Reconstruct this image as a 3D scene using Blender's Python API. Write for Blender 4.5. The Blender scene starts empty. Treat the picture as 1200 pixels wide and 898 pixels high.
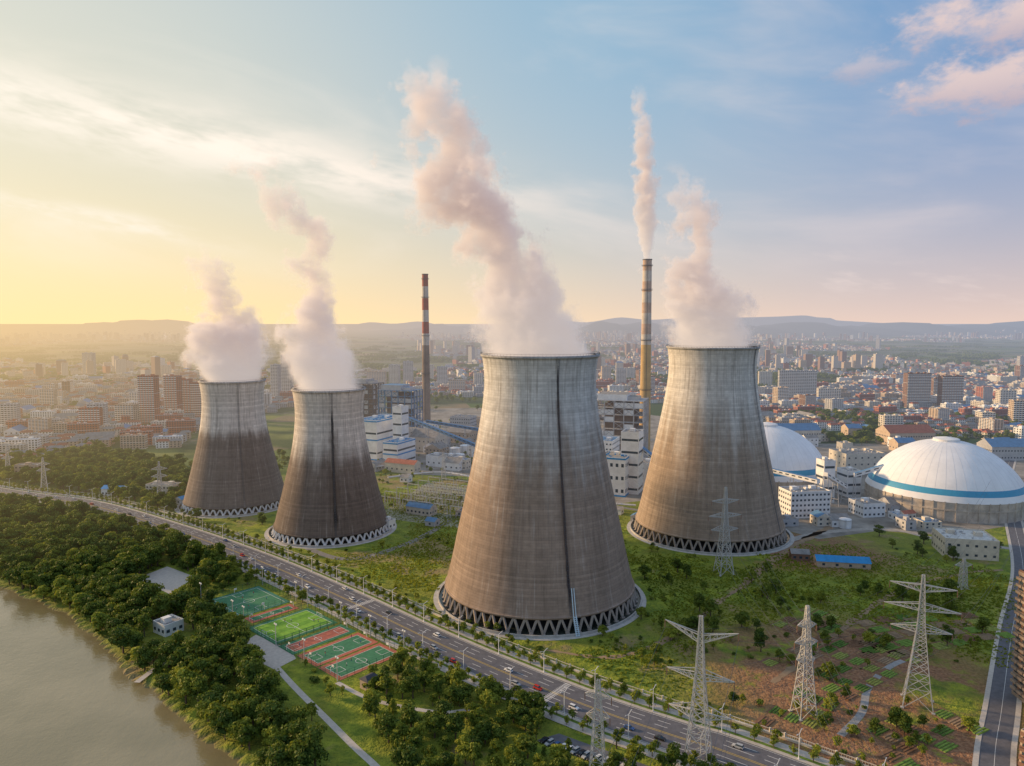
import bpy, math, random
import numpy as np
from mathutils import Vector, Matrix
random.seed(7); np.random.seed(7)
scene=bpy.context.scene
R=math.radians
# ---------------------------------------------------------------- image pixels (u,v) projected to ground metres
F=850.0; TH=math.atan(71/850); HC=170.0
def ray(u,v):
    x=(u-600)/F; y=-(v-449)/F
    return (x, math.cos(TH)+y*math.sin(TH), -math.sin(TH)+y*math.cos(TH))
def G(u,v):
    d=ray(u,v); t=HC/-d[2]; return (d[0]*t,d[1]*t)
def ZT(v,Y):
    d=ray(600,v); return HC+d[2]*Y/d[1]
# ---------------------------------------------------------------- node helpers
class NT:
    def __init__(s,nt): s.nt=nt
    def n(s,t,**k):
        x=s.nt.nodes.new(t)
        for a,b in k.items(): setattr(x,a,b)
        return x
    def put(s,sock,val):
        if val is None: return
        if isinstance(val,bpy.types.NodeSocket): s.nt.links.new(val,sock)
        else:
            if hasattr(sock.default_value,'__len__') and not hasattr(val,'__len__'):
                val=[val]*len(sock.default_value)
            if hasattr(val,'__len__') and len(sock.default_value)==4 and len(val)==3: val=(*val,1)
            sock.default_value=val
    def m(s,op,a,b=None,c=None,clamp=False):
        x=s.n('ShaderNodeMath',operation=op,use_clamp=clamp)
        s.put(x.inputs[0],a); s.put(x.inputs[1],b); s.put(x.inputs[2],c); return x.outputs[0]
    def vm(s,op,a,b=None):
        x=s.n('ShaderNodeVectorMath',operation=op); s.put(x.inputs[0],a)
        if b is not None: s.put(x.inputs[1],b)
        return x.outputs['Value'] if op in('LENGTH','DOT_PRODUCT','DISTANCE') else x.outputs[0]
    def mix(s,f,a,b,blend='MIX'):
        x=s.n('ShaderNodeMix',data_type='RGBA',blend_type=blend)
        s.put(x.inputs[0],f); s.put(x.inputs[6],a); s.put(x.inputs[7],b); return x.outputs[2]
    def noise(s,vec,scale,detail=4,rough=.55,dist=0):
        x=s.n('ShaderNodeTexNoise'); s.put(x.inputs['Vector'],vec); x.inputs['Scale'].default_value=scale
        x.inputs['Detail'].default_value=detail; x.inputs['Roughness'].default_value=rough; x.inputs['Distortion'].default_value=dist
        return x
    def mr(s,v,a,b,c=0,d=1,smooth=True):
        x=s.n('ShaderNodeMapRange'); x.interpolation_type='SMOOTHSTEP' if smooth else 'LINEAR'
        s.put(x.inputs[0],v); s.put(x.inputs[1],a); s.put(x.inputs[2],b); s.put(x.inputs[3],c); s.put(x.inputs[4],d); return x.outputs[0]
    def sep(s,v):
        x=s.n('ShaderNodeSeparateXYZ'); s.put(x.inputs[0],v); return x.outputs
    def comb(s,a,b,c):
        x=s.n('ShaderNodeCombineXYZ'); s.put(x.inputs[0],a); s.put(x.inputs[1],b); s.put(x.inputs[2],c); return x.outputs[0]
    def bump(s,h,st=.3,dist=1):
        x=s.n('ShaderNodeBump'); s.put(x.inputs['Height'],h); x.inputs['Strength'].default_value=st; x.inputs['Distance'].default_value=dist; return x.outputs[0]
# aerial haze painted into materials as emission, set by where a surface stands
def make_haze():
    g=bpy.data.node_groups.new('painted_haze','ShaderNodeTree')
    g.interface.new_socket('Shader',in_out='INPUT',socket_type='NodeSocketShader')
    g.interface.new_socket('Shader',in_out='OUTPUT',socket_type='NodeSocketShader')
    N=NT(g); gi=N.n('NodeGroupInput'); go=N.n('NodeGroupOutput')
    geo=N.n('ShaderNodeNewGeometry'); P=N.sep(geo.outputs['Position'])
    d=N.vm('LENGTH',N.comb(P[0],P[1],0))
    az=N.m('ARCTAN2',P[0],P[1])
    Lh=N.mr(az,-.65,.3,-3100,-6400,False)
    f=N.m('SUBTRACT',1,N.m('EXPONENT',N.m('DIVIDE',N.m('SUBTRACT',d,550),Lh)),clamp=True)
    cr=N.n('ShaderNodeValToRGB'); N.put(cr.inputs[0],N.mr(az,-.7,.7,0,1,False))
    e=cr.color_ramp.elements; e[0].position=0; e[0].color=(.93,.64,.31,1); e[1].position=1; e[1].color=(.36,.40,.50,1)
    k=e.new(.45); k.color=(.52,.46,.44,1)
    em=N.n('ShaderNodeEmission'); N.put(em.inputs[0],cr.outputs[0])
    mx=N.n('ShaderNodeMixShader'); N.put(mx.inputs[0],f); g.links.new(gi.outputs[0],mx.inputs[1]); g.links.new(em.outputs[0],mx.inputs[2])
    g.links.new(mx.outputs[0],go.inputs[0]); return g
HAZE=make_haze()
def new_mat(name):
    m=bpy.data.materials.new(name); m.use_nodes=True; nt=m.node_tree; nt.nodes.clear(); N=NT(nt)
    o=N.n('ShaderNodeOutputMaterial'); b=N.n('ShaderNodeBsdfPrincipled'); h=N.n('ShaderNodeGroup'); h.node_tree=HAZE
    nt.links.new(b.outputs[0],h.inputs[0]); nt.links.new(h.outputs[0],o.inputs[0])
    b.inputs['Roughness'].default_value=.8; b.inputs['Specular IOR Level'].default_value=.25
    return m,N,b,h
def smat(name,col,rough=.8,var=.25,scale=.3,metal=0,coord='pos'):
    m,N,b,h=new_mat(name)
    geo=N.n('ShaderNodeNewGeometry')
    n=N.noise(geo.outputs['Position'],scale*1.3,3,.75)
    k=N.mr(n.outputs[0],.3,.7,1-var,1+var,False)
    N.put(b.inputs['Base Color'],N.vm('MULTIPLY',col,N.comb(k,k,k)))
    b.inputs['Roughness'].default_value=rough; b.inputs['Metallic'].default_value=metal
    return m
# ---------------------------------------------------------------- mesh builder
class MB:
    def __init__(s): s.v=[];s.f=[];s.m=[];s.c=[]
    def face(s,pts,mat=0,col=(1,1,1)):
        i=len(s.v); s.v.extend([tuple(p) for p in pts]); s.f.append(tuple(range(i,i+len(pts)))); s.m.append(mat); s.c.append(col)
    def box(s,cx,cy,z0,sx,sy,sz,mat=0,col=(1,1,1),rot=0,tx=1,ty=1,top=None):
        c,n=math.cos(rot),math.sin(rot); i=len(s.v)
        for z,kx,ky in((z0,1,1),(z0+sz,tx,ty)):
            for a,b in((-1,-1),(1,-1),(1,1),(-1,1)):
                x=a*sx/2*kx; y=b*sy/2*ky; s.v.append((cx+x*c-y*n,cy+x*n+y*c,z))
        fs=[(3,2,1,0),(4,5,6,7),(0,1,5,4),(1,2,6,5),(2,3,7,6),(3,0,4,7)]
        for k,f in enumerate(fs):
            s.f.append(tuple(i+j for j in f)); s.m.append(top if (k==1 and top is not None) else mat); s.c.append(col)
    def bar(s,p0,p1,w,mat=0,w1=None,n=4):
        p0=Vector(p0);p1=Vector(p1);d=(p1-p0)
        if d.length<1e-6: return
        d.normalize(); a=Vector((0,0,1)) if abs(d.z)<.95 else Vector((1,0,0))
        u=d.cross(a).normalized(); w_=d.cross(u); i=len(s.v); w1=w if w1 is None else w1
        for p,r in((p0,w),(p1,w1)):
            for k in range(n):
                t=2*math.pi*(k+.5)/n; s.v.append(tuple(p+u*math.cos(t)*r*.7071+w_*math.sin(t)*r*.7071))
        for k in range(n):
            j=(k+1)%n; s.f.append((i+k,i+j,i+n+j,i+n+k)); s.m.append(mat); s.c.append((1,1,1))
        s.f.append(tuple(i+k for k in range(n))[::-1]); s.f.append(tuple(i+n+k for k in range(n))); s.m+= [mat,mat]; s.c+=[(1,1,1)]*2
    def lathe(s,prof,n,mat=0,cx=0,cy=0,cap=False):
        i=len(s.v)
        for r,z in prof:
            for k in range(n):
                t=2*math.pi*k/n; s.v.append((cx+r*math.cos(t),cy+r*math.sin(t),z))
        for a in range(len(prof)-1):
            mm=mat[a] if isinstance(mat,(list,tuple)) else mat
            for k in range(n):
                j=(k+1)%n; s.f.append((i+a*n+k,i+a*n+j,i+(a+1)*n+j,i+(a+1)*n+k)); s.m.append(mm); s.c.append((1,1,1))
    def mesh(s,name,mats,smooth=False):
        me=bpy.data.meshes.new(name); me.from_pydata(s.v,[],s.f)
        for m in mats: me.materials.append(m)
        me.polygons.foreach_set('material_index',s.m)
        if smooth: me.polygons.foreach_set('use_smooth',[True]*len(s.f))
        if any(c!=(1,1,1) for c in s.c):
            ca=me.color_attributes.new('Col','FLOAT_COLOR','CORNER')
            ln=np.array([len(f) for f in s.f]); cc=np.concatenate([np.array(s.c,dtype=np.float32),np.ones((len(s.c),1),np.float32)],1)
            ca.data.foreach_set('color',np.repeat(cc,ln,axis=0).ravel())
        me.update(); return me
    def obj(s,name,mats,loc=(0,0,0),rot=0,smooth=False,parent=None):
        return add(name,s.mesh(name,mats,smooth),loc,rot,parent=parent)
def add(name,me,loc=(0,0,0),rot=0,sc=1,parent=None):
    o=bpy.data.objects.new(name,me); o.location=loc; o.rotation_euler=(0,0,rot)
    o.scale=(sc,sc,sc) if not hasattr(sc,'__len__') else sc
    scene.collection.objects.link(o)
    if parent: o.parent=parent
    return o
def empty(name,loc,rot=0):
    return add(name,None,loc,rot)
# ---------------------------------------------------------------- 2-D helpers
def catmull(pts,step=6):
    P=[np.array(p,float) for p in pts]; P=[2*P[0]-P[1]]+P+[2*P[-1]-P[-2]]; out=[]
    for i in range(1,len(P)-2):
        L=np.linalg.norm(P[i+1]-P[i]); n=max(2,int(L/step))
        for k in range(n):
            t=k/n; a,b,c,d=P[i-1:i+3]
            out.append(.5*((2*b)+(-a+c)*t+(2*a-5*b+4*c-d)*t*t+(-a+3*b-3*c+d)*t**3))
    out.append(P[-2]); return np.array(out)
def normals(pl):
    d=np.gradient(pl,axis=0); d/=np.linalg.norm(d,axis=1)[:,None]; return d,np.stack([-d[:,1],d[:,0]],1)
def ribbon(mb,pl,a,b,z,mat=0,zb=None,jit=0):
    d,n=normals(pl); rs=np.random.RandomState(4); j=(rs.rand(len(pl),1)-.5)*jit; A=pl+n*(a+j); B=pl+n*(b-j); zb=z if zb is None else zb
    for i in range(len(pl)-1):
        mb.face([(A[i][0],A[i][1],z),(B[i][0],B[i][1],zb),(B[i+1][0],B[i+1][1],zb),(A[i+1][0],A[i+1][1],z)][::-1],mat)
def inpoly(x,y,poly):
    x=np.asarray(x,float);y=np.asarray(y,float); r=np.zeros(x.shape,bool); n=len(poly)
    for i in range(n):
        x1,y1=poly[i];x2,y2=poly[(i+1)%n]
        if y1==y2: continue
        c=((y1>y)!=(y2>y))&(x<(x2-x1)*(y-y1)/(y2-y1)+x1); r^=c
    return r
def distpl(x,y,pl):
    x=np.asarray(x,float);y=np.asarray(y,float); best=np.full(x.shape,1e9)
    for i in range(len(pl)-1):
        ax,ay=pl[i];bx,by=pl[i+1];dx,dy=bx-ax,by-ay; L=dx*dx+dy*dy+1e-9
        t=np.clip(((x-ax)*dx+(y-ay)*dy)/L,0,1); best=np.minimum(best,np.hypot(x-ax-t*dx,y-ay-t*dy))
    return best
# ---------------------------------------------------------------- layout data
bank=[(-3000,950),(-1500,830),(-900,700),(-600,600),(-430,530)]+[G(*p) for p in[(0,680),(60,706),(95,722),(122,748),(160,786),(215,832),(262,868),(295,898)]]+[(-72,220),(-62,120),(-60,-100),(-60,-500)]
river=bank+[(-420,-500),(-480,0),(-640,200),(-1000,330),(-3000,500)]
road_pts=[(-1500,1100),(-900,900)]+[G(*p) for p in[(0,577),(100,591),(200,620),(300,656),(400,700),(500,748),(600,792),(700,832),(800,866),(880,892)]]+[(190,190),(330,80),(700,-200)]
road=catmull(road_pts,8)
sideroad=catmull([(70,90),(128,180)]+[G(*p) for p in[(1165,898),(1174,830),(1186,740),(1199,670)]]+[(424,600),(524,760),(700,1000)],8)
T_MAIN=G(632,697); T_RIGHT=G(830,622); T_MID=G(389,620); T_FAR=G(277,590)
towers=[(T_MAIN,66),(T_RIGHT,66),(T_MID,55),(T_FAR,52)]
cA=np.array(G(240,705)); cB=np.array(G(400,797)); ce=(cB-cA); cL=np.linalg.norm(ce); ce/=cL; cn=np.array([-ce[1],ce[0]])
if np.dot(cn,np.array(G(300,683))-cA)<0: cn=-cn
cW=37.
crot=math.atan2(ce[1],ce[0])
courts_poly=[tuple(cA-ce*3-cn*2),tuple(cB+ce*4-cn*2),tuple(cB+ce*4+cn*(cW+2)),tuple(cA-ce*3+cn*(cW+2))]
# ---------------------------------------------------------------- camera
cam=bpy.data.cameras.new('camera'); cam.sensor_width=36; cam.lens=36*F/1200; cam.clip_end=120000; cam.clip_start=1
co=bpy.data.objects.new('camera',cam); scene.collection.objects.link(co); co.location=(0,0,HC); co.rotation_euler=(math.pi/2-TH,0,0); scene.camera=co
scene.view_settings.view_transform='Standard'; scene.view_settings.look='None'; scene.view_settings.exposure=0
# ---------------------------------------------------------------- sun + sky
AZ=R(-68); EL=R(15)
S=Vector((math.sin(AZ)*math.cos(EL),math.cos(AZ)*math.cos(EL),math.sin(EL)))
sl=bpy.data.lights.new('sun','SUN'); sl.energy=5.0; sl.angle=R(3); sl.color=(1,.66,.34)
so=bpy.data.objects.new('sun',sl); scene.collection.objects.link(so); so.rotation_euler=(-S).to_track_quat('-Z','Y').to_euler(); so.location=(-500,200,400)
w=bpy.data.worlds.new('World'); scene.world=w; w.use_nodes=True; w.node_tree.nodes.clear(); N=NT(w.node_tree)
wo=N.n('ShaderNodeOutputWorld'); bg=N.n('ShaderNodeBackground'); w.node_tree.links.new(bg.outputs[0],wo.inputs[0])
BS=.12; bg.inputs[1].default_value=BS; K=1/BS
def kc(*c): return tuple(K*x for x in c)
sky=N.n('ShaderNodeTexSky'); sky.sky_type='NISHITA'; sky.sun_disc=False; sky.sun_elevation=EL; sky.sun_rotation=AZ%(2*math.pi)
sky.altitude=100; sky.air_density=1.2; sky.dust_density=1.5; sky.ozone_density=2.5
tc=N.n('ShaderNodeTexCoord'); D=N.vm('NORMALIZE',tc.outputs['Generated']); d3=N.sep(D)
az=N.m('ARCTAN2',d3[0],d3[1]); el=N.m('ARCSINE',d3[2])
sdot=N.vm('DOT_PRODUCT',D,(math.sin(AZ),math.cos(AZ),0))
warm=N.mr(sdot,-.15,.92)
clear=N.mix(N.mr(sdot,-.25,.30),kc(.11,.32,.65),kc(.29,.54,.75))
clear=N.mix(N.mr(sdot,.2,.88),clear,kc(.72,.76,.68))
clear=N.mix(N.mr(el,.45,1.0,0,.75),clear,kc(.52,.60,.76))  # unseen overhead sky made brighter, added as fill light for the ground
base=N.mix(.78,sky.outputs[0],clear)
hazecol=N.mix(warm,kc(.86,.65,.55),kc(1.2,.89,.42))
eln=N.m('MAXIMUM',el,0)
hk=N.mr(warm,0,1,-7.0,-5.4,False)
hf=N.m('MULTIPLY',N.m('EXPONENT',N.m('MULTIPLY',eln,hk)),.95,clamp=True)
c1=N.mix(hf,base,hazecol)
e2=N.m('ADD',el,N.m('MULTIPLY',az,.13))
cv=N.comb(N.m('MULTIPLY',az,2.2),N.m('MULTIPLY',e2,7),3.7)
n1=N.noise(cv,1.2,5,.55,.4)
n1f=N.mr(n1.outputs[0],.45,.8); n1f=N.m('MULTIPLY',n1f,N.mr(el,.02,.12))
nb=N.sep(N.noise(N.comb(N.m('MULTIPLY',az,7),N.m('MULTIPLY',e2,26),1),1.1,4,.62).outputs['Color'])
def bandf(cen,k): 
    q=N.m('SUBTRACT',e2,cen); return N.m('EXPONENT',N.m('MULTIPLY',N.m('MULTIPLY',q,q),k))
band=N.m('MULTIPLY',N.m('MULTIPLY',bandf(.166,-900),N.mr(az,.2,-.35)),N.mr(nb[0],.3,.6))
bl=N.m('MULTIPLY',N.m('MULTIPLY',bandf(.055,-9000),N.mr(az,-.3,-.5)),N.mr(nb[2],.38,.6))
b3=N.m('MULTIPLY',N.m('MULTIPLY',bandf(.115,-1700),N.mr(az,.1,.4)),N.mr(nb[1],.47,.68))
cf=N.m('ADD',N.m('ADD',N.m('ADD',N.m('MULTIPLY',n1f,.42),N.m('MULTIPLY',band,.9)),N.m('MULTIPLY',b3,.45)),N.m('MULTIPLY',bl,.6),clamp=True)
ccol=N.mix(warm,kc(.90,.75,.70),kc(1.1,1.0,.86))
c2=N.mix(cf,c1,ccol)
pn=N.sep(N.noise(N.comb(N.m('MULTIPLY',az,20),N.m('MULTIPLY',el,34),1.),1,5,.62).outputs['Color'])
def puff(azc,elc,ra,re,prev,ch,amt=.85):
    dx=N.m('DIVIDE',N.m('SUBTRACT',az,azc),ra); dy=N.m('DIVIDE',N.m('SUBTRACT',el,elc),re)
    q=N.m('SUBTRACT',1,N.m('SQRT',N.m('ADD',N.m('MULTIPLY',dx,dx),N.m('MULTIPLY',dy,dy))))
    q=N.m('ADD',q,N.m('MULTIPLY',N.m('SUBTRACT',pn[ch],.5),2.6))
    f=N.mr(q,-.1,.7)
    col=N.mix(N.mr(dy,-1,.6),kc(.52,.43,.49),kc(.84,.65,.60))
    return N.mix(N.m('MULTIPLY',f,amt),prev,col)
c3=puff(.565,.262,.085,.034,c2,0); c3=puff(.60,.322,.13,.034,c3,1); c3=puff(.435,.298,.05,.018,c3,2,.4)
w.node_tree.links.new(c3,bg.inputs[0])
# ---------------------------------------------------------------- ground materials
SOILC=[(G(1005,800),110),(G(1060,880),90)]
def ground_mat():
    m,N,b,h=new_mat('ground_grass_fields')
    P=N.n('ShaderNodeNewGeometry').outputs['Position']; p=N.sep(P)
    dist=N.vm('LENGTH',N.comb(p[0],p[1],0))
    cA_=N.sep(N.noise(P,.022,4,.64).outputs['Color']); nA=cA_[0]; nE=cA_[1]
    nB=N.noise(P,.09,5,.72).outputs[0]; nC=N.noise(P,.6,2,.7).outputs[0]
    g=N.mix(N.mr(nB,.32,.68),(.09,.15,.018),(.30,.34,.035))
    g=N.mix(N.mr(nA,.44,.62),g,(.20,.22,.03))
    g=N.mix(N.m('MULTIPLY',N.mr(nE,.55,.64),.75),g,(.31,.22,.12))
    g=N.mix(N.mr(nC,.50,.75,0,.65),g,(.05,.10,.015))
    def near(c,rad): return N.mr(N.vm('DISTANCE',P,(*c,0)),rad,rad*.35)
    soil=N.m('MAXIMUM',N.m('MULTIPLY',near(*SOILC[0]),N.mr(nE,.38,.47)),N.m('MULTIPLY',near(*SOILC[1]),N.mr(nE,.30,.42)))
    soil=N.m('MAXIMUM',soil,N.m('MULTIPLY',near(G(945,645),80),N.mr(nE,.40,.5)))
    g=N.mix(N.m('MULTIPLY',soil,N.mr(nB,.72,.52)),g,N.mix(N.mr(nC,.35,.65),(.20,.10,.055),(.34,.19,.105)))
    vo=N.n('ShaderNodeTexVoronoi'); N.put(vo.inputs['Vector'],P); vo.inputs['Scale'].default_value=.006
    cs=N.sep(vo.outputs['Color'])
    fld=N.mix(cs[0],(.05,.11,.02),(.17,.20,.05)); fld=N.mix(N.mr(cs[1],.8,.85),fld,(.22,.17,.10))
    urb=N.mix(N.mr(nB,.35,.65),(.19,.165,.14),(.07,.12,.03))
    nD=N.sep(N.noise(P,.0018,4,.65).outputs['Color'])
    far=N.mix(N.mr(nD[0],.46,.52),fld,urb)
    far=N.mix(N.mr(nD[1],.49,.54,0,.92),far,(.03,.07,.018))
    c=N.mix(N.mr(dist,760,900),g,far)
    c=N.mix(N.mr(p[2],-2.2,-.4),(.2,.15,.09),c)
    N.put(b.inputs['Base Color'],c); b.inputs['Roughness'].default_value=.95
    N.put(b.inputs['Normal'],N.bump(N.noise(P,.25,3,.75).outputs[0],.7,2.2))
    return m
def axis(lo,hi,step,a,b):
    c=list(np.arange(lo,hi+.1,step)); s=step; x=hi; up=[]
    while x<b: s*=1.22; x+=s; up.append(x)
    s=step; x=lo; dn=[]
    while x>a: s*=1.22; x-=s; dn.append(x)
    return np.array(dn[::-1]+c+up)
xs=axis(-640,420,5,-60000,60000); ys=axis(120,800,5,-4000,70000)
X,Y=np.meshgrid(xs,ys); ins=inpoly(X,Y,river); dd=distpl(X,Y,river+[river[0]])
dd=dd+np.where(dd<14,(np.sin(X*.21)+np.sin(Y*.17+X*.05)+np.sin(X*.5+Y*.4)*.6)*.9,0); dd=np.maximum(dd,0)
t=np.clip(dd/12,0,1); Z=np.where(ins,-6*t*t*(3-2*t)-.3,0.0)
near=(~ins)&(dd<7); Z=np.where(near,-.9*(1-dd/7),Z)
nx,ny=len(xs),len(ys); verts=np.stack([X.ravel(),Y.ravel(),Z.ravel()],1)
idx=np.arange(nx*ny).reshape(ny,nx); fc=np.stack([idx[:-1,:-1].ravel(),idx[:-1,1:].ravel(),idx[1:,1:].ravel(),idx[1:,:-1].ravel()],1)
me=bpy.data.meshes.new('ground'); me.from_pydata(verts.tolist(),[],fc.tolist()); me.materials.append(ground_mat()); me.update(); add('ground',me)
m,N,b,h=new_mat('river_water'); P=N.n('ShaderNodeNewGeometry').outputs['Position']
wn=N.noise(P,.30,4,.65); wn2=N.noise(P,.02,3)
N.put(b.inputs['Base Color'],N.mix(N.mr(wn2.outputs[0],.35,.65),(.20,.17,.085),(.26,.22,.12)))
b.inputs['Roughness'].default_value=.08; b.inputs['Specular IOR Level'].default_value=.9
N.put(b.inputs['Normal'],N.bump(wn.outputs[0],.28,.6)); WATER=m
mb=MB(); mb.face([(-3200,-520,-1.6),(-40,-520,-1.6),(-40,330,-1.6),(-200,440,-1.6),(-330,600,-1.6),(-3200,1000,-1.6)]); mb.obj('river_water',[WATER])
m,N,b,h=new_mat('lake_water'); b.inputs['Base Color'].default_value=(.3,.3,.3,1); b.inputs['Roughness'].default_value=.15; b.inputs['Specular IOR Level'].default_value=1; LAKE=m
for (u,v,rx,ry) in[(445,386.5,480,700),(160,388,800,500),(1000,389,500,300),(560,384,900,800),(330,400,120,90)]:
    x,y=G(u,v); mb=MB(); rr=random.Random(u)
    pts=[]
    for k in range(36):
        a=2*math.pi*k/36; q=1+.3*math.sin(3*a+rr.random()*1)+.15*rr.random(); pts.append((x+rx*q*math.cos(a),y+ry*q*math.sin(a),1.2))
    mb.face(pts); mb.obj('lake_water',[LAKE])
HILL=smat('hill_forest',(.04,.055,.045),.95,.3,.002)
def hills(x0,x1,y,hmax,seed,peaks,base=.6):
    rr=np.random.RandomState(seed); n=200; xs=np.linspace(x0,x1,n); hz=np.zeros(n)
    for k in range(1,26): hz+=np.sin(xs/(x1-x0)*k*7.1+rr.rand()*6.3)/(k**.75)
    hz=(hz-hz.min())/(hz.max()-hz.min()); hz=hz**1.6*base
    for (px,pw,ph) in peaks: hz+=ph*np.exp(-np.abs((xs-px)/pw)**1.5)*(1+.12*np.sin(xs/300.))
    env=np.clip(np.minimum(xs-x0,x1-xs)/(.18*(x1-x0)),0,1)**.6; hz*=env*hmax
    rows=[(-2200,0),(-1400,.35),(-700,.75),(0,1),(900,.7),(2000,0)]
    vs=[];fs=[]
    for j,(dy,kk) in enumerate(rows):
        for i in range(n): vs.append((xs[i],y+dy+200*math.sin(i*.5+j),max(0,hz[i]*kk*(1+.25*math.sin(i*1.7+j*2.1)*(kk<1)))-2))
    for j in range(len(rows)-1):
        for i in range(n-1): a=j*n+i; fs.append((a,a+1,a+n+1,a+n))
    me=bpy.data.meshes.new('hills'); me.from_pydata(vs,[],fs); me.materials.append(HILL); me.polygons.foreach_set('use_smooth',[True]*len(fs)); add('hills',me)
hills(300,14000,11000,400,3,[(1300,330,.85),(2000,450,.5),(4200,700,.30),(6200,900,.3)],.55)
hills(-2600,1500,14000,230,5,[(-1500,600,.4)])
hills(-13000,-3500,13500,230,8,[(-6200,800,.5),(-7600,700,.3)])
hills(-18000,18000,20000,360,12,[(5000,1500,.5),(3000,900,.4),(8000,1500,.4)])
# ---------------------------------------------------------------- common materials
CONC=smat('concrete',(.45,.43,.40),.85,.2,.15)
PAVE=smat('paving',(.50,.46,.41),.85,.15,.4)
ASPH=smat('asphalt',(.13,.13,.145),.9,.2,.25)
WPAINT=smat('white_paint',(.78,.78,.76),.6,.08,.2)
LINE=smat('road_marking',(.7,.7,.68),.7,.15,1)
YLINE=smat('yellow_marking',(.6,.42,.08),.7,.15,1)
STEEL=smat('galvanised_steel',(.52,.52,.52),.45,.1,.3,.2)
DSTEEL=smat('dark_steel',(.10,.11,.13),.6,.2,.3,.2)
BSTEEL=smat('blue_steel',(.09,.20,.34),.5,.15,.3)
BLUE=smat('blue_sheet_metal',(.03,.25,.55),.5,.15,.2)
REDP=smat('red_paint',(.50,.07,.04),.6,.12,.3)
GLASS=smat('window_glass',(.05,.07,.09),.15,.3,.3)
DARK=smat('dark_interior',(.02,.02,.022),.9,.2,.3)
DIRT=smat('bare_earth',(.30,.21,.13),.95,.3,.12)
SOIL=smat('tilled_soil',(.21,.12,.07),.95,.3,.3)
ROOFG=smat('grey_roof',(.26,.25,.24),.9,.3,.15)
ROOFR=smat('red_tile_roof',(.36,.13,.085),.85,.25,.3)
ROOFB=smat('blue_roof',(.10,.22,.38),.6,.2,.2)
TAN=smat('tan_render',(.50,.39,.29),.8,.15,.2)
CREAM=smat('cream_render',(.60,.55,.47),.8,.15,.2)
BRICK=smat('red_brick',(.40,.15,.10),.85,.15,.3)
BROWN=smat('brown_cladding',(.24,.14,.10),.8,.15,.3)
GREYW=smat('grey_render',(.44,.44,.45),.8,.15,.2)
WB=smat('white_cladding',(.72,.73,.74),.6,.12,.1)
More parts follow.
